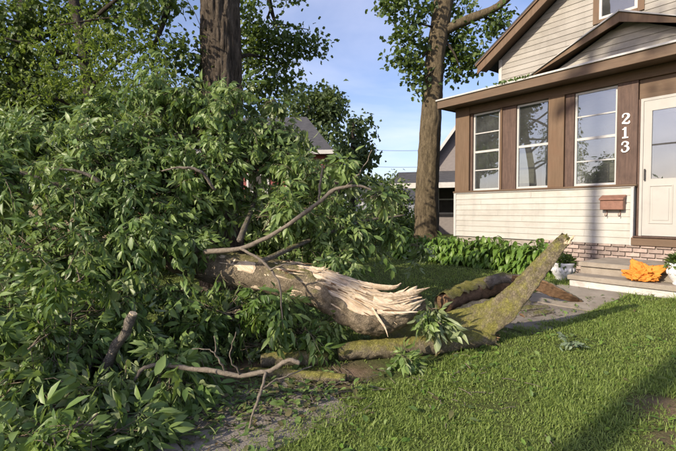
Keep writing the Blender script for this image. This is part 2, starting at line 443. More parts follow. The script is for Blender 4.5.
def tube(pts, rings=24, seg=14, amp=0.08, nscale=6.0, flat=1.0, cap=True, ridge=0.0, ridge_n=18, seed=0.0, a0=None, a1=None, jag=0.0, groove=0.0, endjag=0.0, kink=0.0):
    """bark-like tube; pts are (Vector|xyz, r). flat squeezes the frame's normal axis.
       a0/a1: callables of t giving the covered angles for an open shell."""
    ctrl = [(*p[0][:3], p[1]) for p in pts]
    path = catmull(ctrl, rings)
    if kink:
        for k, q in enumerate(path):
            u = k / rings; wv = mnoise.noise_vector(Vector((u * 5.0 + seed, q[0] * 3, q[2] * 3))) + 0.5 * mnoise.noise_vector(Vector((u * 13.0 + seed, 4.0, q[1])))
            e_ = min(1.0, 6 * u, 6 * (1 - u))
            q[:3] += np.array(wv) * kink * e_; q[3] *= 1 + 0.25 * mnoise.noise(Vector((u * 17.0, seed, 2.0)))
    fr = frames(path)
    V = []; Fc = []
    closed = a0 is None
    for k, (c, tg, nn, bb) in enumerate(fr):
        r = max(path[k][3], 0.002); t = k / rings
        for i in range(seg if closed else seg + 1):
            if closed: a = 2 * math.pi * i / seg
            else:
                lo = a0(t); hi = a1(t)
                j = jag * mnoise.noise(Vector((t * 30, 3.1 + seed, 0)))
                a = lo + j + (hi - lo - 2 * j) * i / seg
            d = nn * (math.cos(a) * flat) + bb * math.sin(a)
            q = c + d * r
            w = 1 + amp * (mnoise.noise(q * nscale + Vector((seed, 0, 0))) + 0.5 * mnoise.noise(q * nscale * 2.7 + Vector((0, seed, 0))))
            if ridge:
                x = mnoise.noise(Vector((math.cos(a) * ridge_n / 6, math.sin(a) * ridge_n / 6, c.z * 1.3 + seed)))
                x2 = mnoise.noise(Vector((math.cos(a) * ridge_n / 2.6, math.sin(a) * ridge_n / 2.6, c.z * 3.0 + seed)))
                w += ridge * (0.5 - 2.0 * abs(x)) + ridge * 0.6 * (0.5 - 2.0 * abs(x2))
            if groove:
                g1 = mnoise.noise(Vector((math.cos(a) * 3.2, math.sin(a) * 3.2, t * 2.2 + seed))); g2 = mnoise.noise(Vector((math.cos(a) * 8.5, math.sin(a) * 8.5, t * 4.0 + seed)))
                w += groove * (0.35 - 1.5 * abs(g1)) + groove * 0.55 * (0.3 - 1.4 * abs(g2))
            q = c + d * r * w
            if endjag and t > 0.86:
                e_ = (t - 0.86) / 0.14
                q += tg * (endjag * e_ * (mnoise.noise(Vector((math.cos(a) * 2.2, math.sin(a) * 2.2, seed + 5))) + 0.6 * mnoise.noise(Vector((math.cos(a) * 6, math.sin(a) * 6, seed)))))
            V.append(q)
    m_ = seg if closed else seg + 1
    for k in range(rings):
        for i in range(seg):
            a = k * m_ + i; b2 = k * m_ + (i + 1) % m_
            Fc.append((a, b2, b2 + m_, a + m_))
    if cap and closed:
        for k, rev in ((0, True), (rings, False)):
            V.append(fr[k][0]); ci = len(V) - 1
            for i in range(seg):
                a = k * m_ + i; b2 = k * m_ + (i + 1) % m_
                Fc.append((b2, a, ci) if rev else (a, b2, ci))
    return [tuple(v) for v in V], Fc

def tube_obj(name, pts, mat, parent=None, **kw):
    v, f = tube(pts, **kw)
    mb = MB(); mb.add(v, f)
    if parent is not None:
        off = parent.location
        mb.v = [(a - off.x, b2 - off.y, c - off.z) for a, b2, c in mb.v]
    me = mb.mesh(name, True)
    return link(name, me, mat, parent)

def np_mesh(name, V, T, rnd=None, smooth=True):
    """triangle mesh from arrays"""
    me = bpy.data.meshes.new(name)
    V = np.ascontiguousarray(V, np.float32); T = np.ascontiguousarray(T, np.int32)
    me.vertices.add(len(V)); me.vertices.foreach_set('co', V.ravel())
    me.loops.add(T.size); me.loops.foreach_set('vertex_index', T.ravel())
    me.polygons.add(len(T))
    me.polygons.foreach_set('loop_start', np.arange(0, T.size, 3, dtype=np.int32))
    if smooth: me.polygons.foreach_set('use_smooth', np.ones(len(T), bool))
    if rnd is not None:
        at = me.attributes.new('rnd', 'FLOAT', 'POINT')
        at.data.foreach_set('value', np.ascontiguousarray(rnd, np.float32))
    me.update(calc_edges=True)
    return me

# ------------------------------------------------------------------ leaf templates
def leaflet(L, Wd, fold=0.35, droop=0.25, twist=0.0, shape=((0.22, 0.75), (0.55, 1.0), (0.8, 0.55))):
    """pointed blade folded at the midrib, along +y, normal +z"""
    ts = [0.0] + [s[0] for s in shape] + [1.0]
    V = []; T = []
    cidx = []; lidx = []; ridx = []
    for k, t in enumerate(ts):
        z = -droop * L * t * t
        cidx.append(len(V)); V.append((0, L * t, z))
        if 0 < k < len(ts) - 1:
            w = Wd * 0.5 * shape[k - 1][1]
            lidx.append(len(V)); V.append((-w, L * t * 0.98, z + w * fold + twist * w))
            ridx.append(len(V)); V.append((w, L * t * 0.98, z + w * fold - twist * w))
    T.append((cidx[0], cidx[1], lidx[0])); T.append((cidx[0], ridx[0], cidx[1]))
    for k in range(len(lidx) - 1):
        c0, c1 = cidx[k + 1], cidx[k + 2]
        T += [(c0, c1, lidx[k + 1]), (c0, lidx[k + 1], lidx[k]), (c0, ridx[k], ridx[k + 1]), (c0, ridx[k + 1], c1)]
    e = len(lidx) - 1
    T.append((cidx[-2], cidx[-1], lidx[e])); T.append((cidx[-2], ridx[e], cidx[-1]))
    return np.array(V), np.array(T)

def rotm(ax, a):
    return np.array(Matrix.Rotation(a, 3, ax))

def compound(npairs=2, L=0.10, Wd=0.036, rach=0.13, rg=rng, droop=0.3):
    """a leaf of several leaflets on one stalk"""
    Vs = []; Ts = []; n = 0
    items = [(1.0, 0.0)]
    for k in range(npairs):
        t = 0.4 + 0.5 * k / max(npairs - 1, 1)
        items += [(t, 1), (t, -1)]
    for t, sd in items:
        l = L * rg.uniform(0.8, 1.15) * (1.1 if sd == 0 else 0.85 + 0.15 * t)
        v, tt = leaflet(l, Wd * rg.uniform(0.8, 1.2), rg.uniform(0.15, 0.6), rg.uniform(0.1, 0.6), rg.uniform(-0.4, 0.4))
        ang = -sd * math.radians(rg.uniform(38, 68))
        R = rotm('Z', ang) @ rotm('X', -rg.uniform(0.1, 0.95)) @ rotm('Y', rg.normal(0, 0.45))
        v = v @ R.T + np.array([0, rach * t, -droop * rach * t * t])
        Vs.append(v); Ts.append(tt + n); n += len(v)
    # stalk
    s = 0.0016
    v = np.array([(-s, 0, 0), (s, 0, 0), (0, rach * 0.5, -droop * rach * 0.25 + s), (0, rach, -droop * rach)])
    Vs.append(v); Ts.append(np.array([(0, 1, 2), (0, 2, 3), (1, 3, 2)]) + n)
    return np.vstack(Vs), np.vstack(Ts)

def lobed(Sz=0.11, rg=rng):
    """maple-like leaf with five lobes"""
    ang = np.radians([-125, -92, -60, -38, 0, 38, 60, 92, 125])
    rad = np.array([0.45, 0.75, 0.5, 0.95, 0.0, 0.95, 0.5, 0.75, 0.45]) * Sz * 0.55
    rad[4] = Sz * 0.62
    V = [(0, 0, 0)]
    for a, r in zip(ang, rad):
        V.append((math.sin(a) * r, math.cos(a) * r + Sz * 0.3, -0.35 * r * r / Sz + rg.normal(0, 0.05) * Sz))
    T = [(0, i + 1, i) for i in range(1, 9)]
    return np.array(V), np.array(T)

TPL_COMP = [compound(rng.integers(1, 4), rng.uniform(0.072, 0.102), rng.uniform(0.023, 0.036), rng.uniform(0.085, 0.13), droop=rng.uniform(0.1, 0.8)) for _ in range(11)]
TPL_LOBE = [lobed() for _ in range(4)]
TPL_SIMPLE = [leaflet(0.12, 0.06, 0.3, rng.uniform(0.1, 0.5)) for _ in range(4)]
TPL_HOSTA = [leaflet(0.155, 0.085, 0.38, rng.uniform(0.35, 0.7), rng.uniform(-0.15, 0.15), ((0.15, 0.75), (0.4, 1.0), (0.7, 0.72))) for _ in range(5)]
TPL_QUAD = [(np.array([(-0.4, 0, 0), (0.4, 0.1, 0.12), (0.12, 0.95, -0.2), (-0.3, 0.7, 0.1)]), np.array([(0, 1, 2), (0, 2, 3)])),
            (np.array([(0, 0, 0), (0.36, 0.45, 0.18), (0.0, 1.0, -0.2), (-0.38, 0.5, 0.1)]), np.array([(0, 1, 2), (0, 2, 3)]))]

def norm(a):
    return a / np.maximum(np.linalg.norm(a, axis=-1, keepdims=True), 1e-9)

def orient(ydir, up):
    y = norm(ydir); x = norm(np.cross(y, up)); z = np.cross(x, y)
    return np.stack([x, y, z], axis=-1)        # columns

def batch(tpls, pos, R, scale, tidx, rnd):
    Vs = []; Ts = []; Rs = []; n = 0
    for k, (v, t) in enumerate(tpls):
        sel = np.nonzero(tidx == k)[0]
        if len(sel) == 0: continue
        vv = np.einsum('nij,vj->nvi', R[sel], v) * scale[sel][:, None, None] + pos[sel][:, None, :]
        tt = t[None] + (np.arange(len(sel)) * len(v))[:, None, None] + n
        Vs.append(vv.reshape(-1, 3)); Ts.append(tt.reshape(-1, 3)); Rs.append(np.repeat(rnd[sel], len(v)))
        n += len(sel) * len(v)
    return np.vstack(Vs), np.vstack(Ts), np.concatenate(Rs)

def project(pos):
    """photo pixel and distance of world points"""
    x, y, z = pos[:, 0], pos[:, 1], pos[:, 2] - H
    dep = y * CP - z * SP
    up = y * SP + z * CP
    dep = np.maximum(dep, 0.05)
    return 338 + F * x / dep, 225.5 - F * up / dep, dep

def twig_leaves(blobs, dens, rg, twig_len=(0.22, 0.45), per=(6, 10), droop=0.35, scale=(0.8, 1.2), outer=(0.15, 0.9), step=0.055):
    """twigs pushing out of each blob, leaves spiralling along them. Returns leaf arrays and twig segments"""
    pos = []; yd = []; up = []; tw = []; cl = []; szs = []
    for (c, r) in blobs:
        c = np.array(c); r = np.array(r) if hasattr(r, '__len__') else np.array([r, r, r])
        n = max(int(dens * (r[0] * r[2] + r[0] * r[1]) * 0.5 * 10), 4)
        for _ in range(n):
            d = norm(rg.normal(size=3))
            if d[2] < -0.5: d[2] *= -0.3; d = norm(d)
            if _ % 6 == 0: anchor = d; adroop = rg.uniform(0.15, 1.7); acl = rg.random(); asz = rg.uniform(0.78, 1.22)
            d = norm(anchor + rg.normal(size=3) * 0.17)
            base = c + d * r * rg.uniform(*outer)
            td = norm(d * np.array([1, 1, 0.75]) + rg.normal(size=3) * 0.45 + np.array([0, 0, 0.05]))
            L = rg.uniform(*twig_len) * min(1.0, max(0.3, float(r.mean()) / 0.3))
            m_ = rg.integers(per[0], per[1] + 1)
            side = norm(np.cross(td, rg.normal(size=3)))
            side2 = np.cross(td, side)
            pts = []
            for j in range(m_):
                t = (j + 0.4) / m_
                p = base + td * L * t + np.array([0, 0, -droop * adroop * L * t * t * 0.8])
                pts.append(p)
                a = 2.4 * j + rg.normal(0, 0.3)
                sdv = side * math.cos(a) + side2 * math.sin(a)
                ld = td * (0.3 + 0.5 * t) + sdv * (0.75 - 0.3 * t) + np.array([0, 0, -droop * adroop * rg.uniform(0.6, 2.6)])
                cl.append(acl); szs.append(asz)
                pos.append(p); yd.append(ld)
                up.append(np.array([-0.15, -0.25, 0.5]) + d * 0.75 + rg.normal(size=3) * 0.42)
            tw.append((base - td * L * 0.5, base + td * L * 0.5 + np.array([0, 0, -droop * L * 0.2]), pts[-1]))
    pos = np.array(pos); yd = norm(np.array(yd)); up = np.array(up)
    R = orient(yd, up)
    sc = rg.uniform(*scale, len(pos)) * np.array(szs)
    twig_leaves.rnd = np.clip(0.55 * np.array(cl) + 0.45 * rg.random(len(pos)), 0, 0.999)
    return pos, R, sc, tw

def twig_mesh(name, tw, r0=0.005, r1=0.0015):
    V = []; T = []
    for (a, b, c) in tw:
        n = len(V)
        d = norm(c - a); s1 = norm(np.cross(d, np.array([0.3, 0.2, 1.0]))); s2 = np.cross(d, s1)
        for q, r in ((a, r0), (b, (r0 + r1) / 2), (c, r1)):
            for k in range(3):
                an = 2.094 * k
                V.append(q + (s1 * math.cos(an) + s2 * math.sin(an)) * r)
        for lv in range(2):
            for k in range(3):
                i0 = n + lv * 3 + k; i1 = n + lv * 3 + (k + 1) % 3
                T += [(i0, i1, i1 + 3), (i0, i1 + 3, i0 + 3)]
    return np_mesh(name, np.array(V), np.array(T))

# ================================================================== the ground
def ground_hit(px, py):
    a = P(px, py, 1.0); o = Vector((0, 0, H)); d = a - o
    t = 0.5
    for _ in range(4000):
        q = o + d * t
        if q.z <= G(q.x, q.y): break
        t += 0.005
    return o + d * t

def noise2(x, y, s, seed=0.0):
    return np.array([mnoise.noise(Vector((a * s, b * s, seed))) for a, b in zip(x, y)])

DIRT = []          # (x, y, radius, strength)
for px, py, r, s in ((300, 398, 0.34, 1.0), (270, 412, 0.26, 1.0), (330, 388, 0.22, 1.0), (345, 372, 0.25, 0.9), (235, 425, 0.3, 0.8),
                     (672, 412, 0.26, 1.0), (655, 402, 0.16, 0.8), (670, 440, 0.14, 0.8), (262, 384, 0.3, 0.8), (505, 316, 0.4, 0.9), (545, 302, 0.35, 0.9),
                     (190, 400, 0.4, 1.0), (120, 415, 0.5, 1.0), (60, 425, 0.5, 1.0), (200, 375, 0.5, 1.0), (100, 380, 0.6, 1.0), (250, 360, 0.5, 0.9), (410, 335, 0.35, 0.8), (460, 318, 0.4, 0.8)):
    q = ground_hit(px, py); DIRT.append((q.x, q.y, r, s))

def dirt_at(x, y):
    d = np.zeros_like(x)
    for cx, cy, r, s in DIRT:
        d = np.maximum(d, s * np.clip(1.5 - np.hypot(x - cx, y - cy) / r, 0, 1))
    return d

ax = np.concatenate([np.array([-600, -250, -120, -60, -35, -22, -15, -11]), np.arange(-9, 9.01, 0.16), np.array([11, 15, 22, 35, 60, 120, 250, 600])])
ay = np.concatenate([np.array([-300, -120, -60, -30, -16, -8, -4, -1]), np.arange(0.5, 14.01, 0.16), np.array([16, 19, 24, 32, 45, 70, 120, 250, 700])])
gx, gy = np.meshgrid(ax, ay)
gz = Gn(gx, gy)
near = (np.abs(gx) < 9) & (gy > 0) & (gy < 14)
bumpz = np.zeros(gx.size)
idx = np.nonzero(near.ravel())[0]
bumpz[idx] = 0.012 * noise2(gx.ravel()[idx], gy.ravel()[idx], 2.2, 4.0)
gz = gz + bumpz.reshape(gx.shape)
V = np.stack([gx.ravel(), gy.ravel(), gz.ravel()], 1)
nx, ny = len(ax), len(ay)
ii, jj = np.meshgrid(np.arange(nx - 1), np.arange(ny - 1))
a = (jj * nx + ii).ravel()
T = np.vstack([np.stack([a, a + 1, a + nx + 1], 1), np.stack([a, a + nx + 1, a + nx], 1)])
me = np_mesh('lawn', V, T)
dv = dirt_at(gx.ravel(), gy.ravel())
dv[idx] *= np.clip(0.9 + 1.2 * noise2(gx.ravel()[idx], gy.ravel()[idx], 3.5, 9.0), 0, 1.2)
at = me.attributes.new('dirt', 'FLOAT', 'POINT'); at.data.foreach_set('value', np.clip(dv, 0, 1).astype(np.float32))
lawn = link('lawn', me, 'lawn'); tag(lawn, 'green lawn sloping gently down from the house', kind='structure')

# front walk: worn slabs from the steps down to the public sidewalk, sunk almost flush
walk = empty('front_walk', (*loc2w(3.6, -1.45), 0)); tag(walk, 'old concrete front walk leading from the steps under the broken logs', kind='structure')
walk.rotation_euler = (0, 0, ROT)
WU0, WU1 = 3.08, 4.02
for k in range(5):
    y1 = -1.45 - k * 1.16; y0 = y1 - 1.145
    mb = MB(); NX, NY = 6, 8
    vv = []
    for lay in (0, 1):
        for j in range(NY + 1):
            for i in range(NX + 1):
                u = WU0 + (WU1 - WU0) * i / NX; yy = y0 + (y1 - y0) * j / NY
                w = loc2w(u, yy)
                e = 0.0 if 0 < i < NX and 0 < j < NY else -0.006
                vv.append((u - 3.6, yy + 1.45, G(*w) + ((0.016, 0.010, -0.004, -0.026, 0.012)[k] + e + 0.004 * mnoise.noise(Vector((u * 3, yy * 3, k)))if lay else -0.12)))
    M_ = (NX + 1) * (NY + 1)
    ff = []
    for j in range(NY):
        for i in range(NX):
            q = M_ + j * (NX + 1) + i
            ff.append((q, q + 1, q + NX + 2, q + NX + 1))
    for i in range(NX):
        ff.append((i, i + 1, M_ + i + 1, M_ + i)); q = NY * (NX + 1) + i
        ff.append((q + 1, q, M_ + q, M_ + q + 1))
    for j in range(NY):
        q = j * (NX + 1); ff.append((q + NX + 1, q, M_ + q, M_ + q + NX + 1)); q += NX
        ff.append((q, q + NX + 1, M_ + q + NX + 1, M_ + q))
    mb.add(vv, ff)
    mb.build('slab', 'concrete' if k < 1 else 'concrete_grey', walk)
swalk = empty('sidewalk', (*loc2w(3.6, -8.0), 0), ROT); tag(swalk, 'grey public sidewalk at the foot of the lawn', kind='structure')
for k in range(-6, 8):
    mb = MB(); x0 = k * 1.35 - 0.7
    mb.box(x0, x0 + 1.335, -0.72, 0.752, -0.1, 0.018 + 0.003 * (k % 3))
    mb.build('slab', 'concrete_grey', swalk, bevel=0.008)

# ================================================================== the house
def Z(h): return H + h - GZ          # height relative to the eye -> house-local z
hs = empty('house', (OX, OY, GZ), ROT)
tag(hs, 'cream sided house with brown trimmed enclosed front porch and number 213', 'house')

def hbox(name, mat, x0, x1, y0, y1, z0, z1, parent=None, bevel=0.004):
    mb = MB(); mb.box(x0, x1, y0, y1, z0, z1)
    return mb.build(name, mat, parent or hs, bevel=bevel)

def clap(z0, z1, exposure, yf, span, mat, parent, holes=(), proud=0.016, name='clapboard'):
    """lapped boards; span(z)->(x0,x1) ends at that height; holes=(x0,x1,z0,z1)"""
    z = z0
    while z < z1 - 0.01:
        zt = min(z + exposure, z1)
        a0, a1 = span(z); b0, b1 = span(zt)
        pieces = [(a0, a1, b0, b1)]
        for hx0, hx1, hz0, hz1 in holes:
            if zt > hz0 + 0.005 and z < hz1 - 0.005:
                new = []
                for p0, p1, q0, q1 in pieces:
                    if p0 < hx0 and p1 > hx1: new += [(p0, hx0, q0, hx0), (hx1, p1, hx1, q1)]
                    else: new.append((p0, p1, q0, q1))
                pieces = new
        cut = []
        for p0, p1, q0, q1 in pieces:
            if p1 - p0 > 2.2 and name == 'clapboard':
                c_ = random.uniform(max(p0, q0) + 0.6, min(p1, q1) - 0.6) if min(p1, q1) - max(p0, q0) > 1.3 else None
                if c_: cut += [(p0, c_ - 0.0012, q0, c_ - 0.0012), (c_ + 0.0012, p1, c_ + 0.0012, q1)]; continue
            cut.append((p0, p1, q0, q1))
        pieces = cut
        for p0, p1, q0, q1 in pieces:
            if p1 - p0 < 0.03: continue
            q0 = min(max(q0, p0), p1 - 0.01); q1 = max(min(q1, p1), q0 + 0.005)
            j = random.uniform(-0.0015, 0.0015)
            vs = [(p0, yf - proud + j, z - 0.004), (p1, yf - proud + j, z - 0.004), (q1, yf - 0.003, zt + 0.004), (q0, yf - 0.003, zt + 0.004),
                  (p0, yf + 0.01, z - 0.004), (p1, yf + 0.01, z - 0.004), (q1, yf + 0.01, zt + 0.004), (q0, yf + 0.01, zt + 0.004)]
            mb = MB(); mb.add(vs, [(0, 1, 2, 3), (7, 6, 5, 4), (0, 4, 5, 1), (3, 2, 6, 7), (0, 3, 7, 4), (1, 5, 6, 2)])
            mb.build(name, mat, parent)
        z = zt

PW = 6.1                      # porch width
zs0, zs1 = Z(-0.545), Z(0.375)
zw0, zw1 = Z(0.435), Z(2.07)
zsof, zfas = Z(2.24), Z(2.42)
zdoor0, zdoor1 = Z(-0.396), Z(1.71)
DX0, DX1 = 3.58, 4.58

# foundation with bricks on its face
hbox('foundation', 'mortar', 0.03, PW - 0.03, 0.03, 1.6, -0.2, zs0 - 0.005, bevel=0)
bme = None
row = 0; z = 0.0
while z < zs0 - 0.03:
    u = 2.15 - (0.105 if row % 2 else 0)
    while u < PW - 0.1:
        if bme is None:
            mb = MB(); mb.box(-0.098, 0.098, -0.02, 0.03, -0.03, 0.03)
            o = mb.build('brick', 'brick', hs, bevel=0.006); bme = o.data
        else: o = link('brick', bme, None, hs)
        o.location = (u, 0.012 + random.uniform(-0.004, 0.004), z + 0.035)
        o.rotation_euler = (0, random.uniform(-0.02, 0.02), 0)
        u += 0.21
    z += 0.073; row += 1

# lower porch wall
hbox('porch_wall', 'siding', 0.02, DX0 - 0.08, 0.005, 0.1, zs0, zs1, bevel=0)
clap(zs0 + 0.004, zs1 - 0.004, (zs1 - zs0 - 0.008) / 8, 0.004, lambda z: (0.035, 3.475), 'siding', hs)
hbox('corner_board', 'trim_white', -0.025, 0.035, -0.022, 0.1, zs0 - 0.01, zs1 + 0.003)
hbox('corner_board', 'trim_white', 3.475, 3.52, -0.022, 0.09, zs0 - 0.01, zs1 + 0.003)
hbox('trim_board', 'trim_white', -0.03, 3.53, -0.026, 0.02, zs1 + 0.003, zs1 + 0.022)
hbox('sill', 'brown_h', -0.03, 3.56, -0.045, 0.12, zs1 + 0.024, zw0 - 0.004)
# side wall of the porch and its boards
hbox('side_wall', 'siding', 0.0, 0.09, 0.11, 1.55, zs0, zs1, bevel=0)
hbox('side_wall', 'brown', 0.0, 0.09, 0.105, 1.5, zs1 + 0.004, zw0, bevel=0)
hbox('side_wall', 'brown', 0.0, 0.09, 1.15, 1.5, zw0 + 0.002, zsof, bevel=0)
hbox('side_wall', 'brown', 0.0, 0.09, 0.36, 1.148, zw1, zsof, bevel=0)

# posts: proud painted ones, recessed stained ones
hbox('post', 'brown', -0.005, 0.36, -0.01, 0.34, zw0 - 0.002, zsof)
hbox('post', 'brown', 2.10, 2.39, -0.01, 0.16, zw0 - 0.002, zw1 + 0.002)
for a, b2 in ((0.362, 0.42), (1.068, 1.427), (2.392, 2.548), (3.243, 3.545)):
    hbox('stained_board', 'stain', a, b2, 0.035 if a < 3 else 0.012, 0.15, zw0 - 0.002, zw1 + 0.002)
hbox('casing', 'brown', 1.10, 1.135, 0.005, 0.15, zw0 - 0.001, zw1 + 0.001)
hbox('header', 'brown_h', 0.362, PW - 0.37, 0.0, 0.14, zw1 + 0.004, zsof)
hbox('post', 'brown', DX1 + 0.02, DX1 + 0.36, -0.01, 0.16, zdoor0 - 0.3, zw1 + 0.002)
hbox('post', 'brown', PW - 0.36, PW, -0.01, 0.34, zw0 - 0.002, zsof)
hbox('porch_wall', 'siding', DX1 + 0.37, PW - 0.02, 0.005, 0.1, zs0, zs1, bevel=0)
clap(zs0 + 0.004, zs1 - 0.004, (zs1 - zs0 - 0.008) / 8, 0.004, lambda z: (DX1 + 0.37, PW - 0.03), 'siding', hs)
hbox('sill', 'brown_h', DX1 + 0.365, PW - 0.01, -0.045, 0.12, zs1 + 0.024, zw0 - 0.004)

# interior of the porch, seen through the glass
hbox('porch_floor', 'floorboard', 0.1, PW - 0.1, 0.11, 1.49, zdoor0 - 0.1, zdoor0 - 0.02, bevel=0)
hbox('porch_ceiling', 'inner', 0.1, PW - 0.1, 0.15, 1.49, zsof + 0.002, zsof + 0.02, bevel=0)
clap(zdoor0, zsof, 0.115, 1.49, lambda z: (0.12, PW - 0.12), 'inner', hs, holes=((1.2, 2.0, zdoor0 + 0.75, zdoor0 + 2.2), (3.3, 4.2, zdoor0, zdoor0 + 2.15)), name='inner_clapboard')
hbox('inner_wall', 'inner', 0.1, PW - 0.1, 1.495, 1.56, zdoor0 - 0.1, zsof, bevel=0)
iw = MB()
for a, b2, c, d in ((1.2, 1.28, 0.75, 2.2), (1.92, 2.0, 0.75, 2.2), (1.28, 1.92, 2.12, 2.2), (1.28, 1.92, 0.75, 0.83), (1.28, 1.92, 1.44, 1.5)):
    iw.box(a, b2, 1.44, 1.494, zdoor0 + c, zdoor0 + d)
iwo = iw.build('inner_window', 'trim_white', hs)
iwp = MB(); iwp.box(1.285, 1.915, 1.46, 1.47, zdoor0 + 0.83, zdoor0 + 2.12); iwp.build('pane', 'dark_in', iwo)
idr = MB(); idr.box(3.3, 4.2, 1.45, 1.494, zdoor0, zdoor0 + 2.15); idr.build('inner_door', 'stain', hs)
hbox('inner_clutter', 'dark_in', 0.6, 1.1, 1.1, 1.43, zdoor0 - 0.02, zdoor0 + 1.0)
hbox('inner_clutter', 'wood_old', 2.5, 3.1, 1.15, 1.43, zdoor0 - 0.02, zdoor0 + 0.85)

def window(x0, x1, z0, z1, yf, panes, fw=0.035, mat='trim_white', parent=hs):
    """white storm window: frame, rails and one pane object per light"""
    mb = MB()
    mb.box(x0, x0 + fw, yf, yf + 0.045, z0, z1); mb.box(x1 - fw, x1, yf, yf + 0.045, z0, z1)
    mb.box(x0 + fw, x1 - fw, yf, yf + 0.045, z0, z0 + fw); mb.box(x0 + fw, x1 - fw, yf, yf + 0.045, z1 - fw, z1)
    w = mb.build('window', mat, parent)
    h = (z1 - z0 - 2 * fw) / panes
    for k in range(panes):
        za = z0 + fw + k * h
        p = MB(); p.box(x0 + fw + 0.001, x1 - fw - 0.001, yf + 0.02, yf + 0.0235, za + 0.001, za + h - 0.001)
        po = p.build('pane', 'glass', w)
        if k < panes - 1:
            thick = 0.022 if (panes == 2 or k == 1) else 0.011
            r = MB(); r.box(x0 + fw + 0.001, x1 - fw - 0.001, yf + 0.004, yf + 0.04, za + h - thick, za + h + thick)
            r.build('rail', mat, w)
    return w

window(0.424, 1.064, zw0 + 0.004, zw1 - 0.004, 0.07, 4)
window(1.431, 2.096, zw0 + 0.004, zw1 - 0.004, 0.07, 2)
window(2.552, 3.239, zw0 + 0.004, zw1 - 0.004, 0.06, 4)
window(DX1 + 0.38, PW - 0.38, zw0 + 0.004, zw1 - 0.004, 0.07, 4)
sw = MB(); sw.box(0.02, 0.06, 0.36, 1.148, zw0 + 0.004, zw0 + 0.05); sw.box(0.02, 0.06, 0.36, 1.148, zw1 - 0.05, zw1 - 0.002)
sw.box(0.02, 0.06, 0.36, 0.40, zw0 + 0.05, zw1 - 0.05); sw.box(0.02, 0.06, 1.11, 1.148, zw0 + 0.05, zw1 - 0.05)
swo = sw.build('window', 'trim_white', hs)
p_ = MB(); p_.box(0.036, 0.04, 0.402, 1.108, zw0 + 0.052, zw1 - 0.052); p_.build('pane', 'glass', swo)

# transom panel and threshold
hbox('transom_panel', 'brown_h', 3.55, DX1 + 0.02, 0.05, 0.14, zdoor1 + 0.06, zw1 + 0.002)
hbox('threshold', 'brown_h', 3.50, DX1 + 0.36, -0.04, 0.14, zs0 + 0.0, zdoor0 - 0.025)
hbox('door_sill', 'stain', 3.53, DX1 + 0.02, -0.07, 0.10, zdoor0 - 0.022, zdoor0 + 0.0)
hbox('shadow_strip', 'stain', 3.547, DX0 - 0.002, 0.03, 0.14, zdoor0 + 0.002, zdoor1 + 0.056)  # dark strip painted in for the shadow beside the door frame

# storm door
dm = MB(); fw = 0.04
dm.box(DX0, DX0 + fw, 0.03, 0.09, zdoor0 + 0.003, zdoor1 + 0.055); dm.box(DX1 - fw, DX1, 0.03, 0.09, zdoor0 + 0.003, zdoor1 + 0.055)
dm.box(DX0 + fw, DX1 - fw, 0.03, 0.09, zdoor1 + 0.012, zdoor1 + 0.055)
hdf = dm.build('door_frame', 'door', hs)
lx0, lx1 = DX0 + fw + 0.004, DX1 - fw - 0.004
gx0, gx1, gz0, gz1 = lx0 + 0.11, lx1 - 0.11, Z(0.50), Z(1.56)
dm = MB()
dm.box(lx0, gx0, 0.035, 0.075, zdoor0 + 0.008, zdoor1 + 0.008); dm.box(gx1, lx1, 0.035, 0.075, zdoor0 + 0.008, zdoor1 + 0.008)
dm.box(gx0, gx1, 0.035, 0.075, gz1, zdoor1 + 0.008); dm.box(gx0, gx1, 0.035, 0.075, zdoor0 + 0.008, gz0)
door = dm.build('door', 'door', hs)
zm = gz0 + (gz1 - gz0) * 0.5
for a, b2 in ((gz0, zm - 0.012), (zm + 0.012, gz1)):
    q = MB(); q.box(gx0 + 0.001, gx1 - 0.001, 0.052, 0.056, a + 0.001, b2 - 0.001); q.build('pane', 'glass', door)
q = MB(); q.box(gx0 + 0.001, gx1 - 0.001, 0.045, 0.065, zm - 0.011, zm + 0.011); q.build('rail', 'iron', door)
mid = (lx0 + lx1) / 2
for a, b2 in ((lx0 + 0.09, mid - 0.05), (mid + 0.05, lx1 - 0.09)):
    q = MB()
    za, zb = zdoor0 + 0.2, gz0 - 0.10
    for w_, d_ in ((0.0, 0.012), (0.022, -0.004)):
        pass
    q.box(a, a + 0.018, 0.025, 0.036, za, zb); q.box(b2 - 0.018, b2, 0.025, 0.036, za, zb)
    q.box(a + 0.018, b2 - 0.018, 0.025, 0.036, za, za + 0.018); q.box(a + 0.018, b2 - 0.018, 0.025, 0.036, zb - 0.018, zb)
    q.box(a + 0.05, b2 - 0.05, 0.028, 0.0345, za + 0.05, zb - 0.05)
    q.build('door_panel', 'door', door, bevel=0.003)
q = MB(); q.box(lx0 + 0.022, lx0 + 0.045, 0.0, 0.012, Z(0.48), Z(0.66)); q.box(lx0 + 0.026, lx0 + 0.041, 0.01, 0.036, Z(0.5), Z(0.52)); q.box(lx0 + 0.026, lx0 + 0.041, 0.01, 0.036, Z(0.62), Z(0.64))
q.build('handle', 'iron', door, bevel=0.003)

# house number, drawn as serif digits with thickness
def stroke(mb, pts, widths, y0, y1, n=10):
    """ribbon of varying width along x,z points"""
    path = catmull([(p[0], p[1], 0, w) for p, w in zip(pts, widths)], n * (len(pts) - 1))
    L = []; R_ = []
    for k, q in enumerate(path):
        a = path[max(k - 1, 0)]; b2 = path[min(k + 1, len(path) - 1)]
        d = np.array([b2[0] - a[0], b2[1] - a[1]]); d = d / (np.linalg.norm(d) + 1e-9)
        L.append((q[0] - d[1] * q[3], q[1] + d[0] * q[3])); R_.append((q[0] + d[1] * q[3], q[1] - d[0] * q[3]))
    for k in range(len(path) - 1):
        mb.prism([R_[k], R_[k + 1], L[k + 1], L[k]], y0, y1)

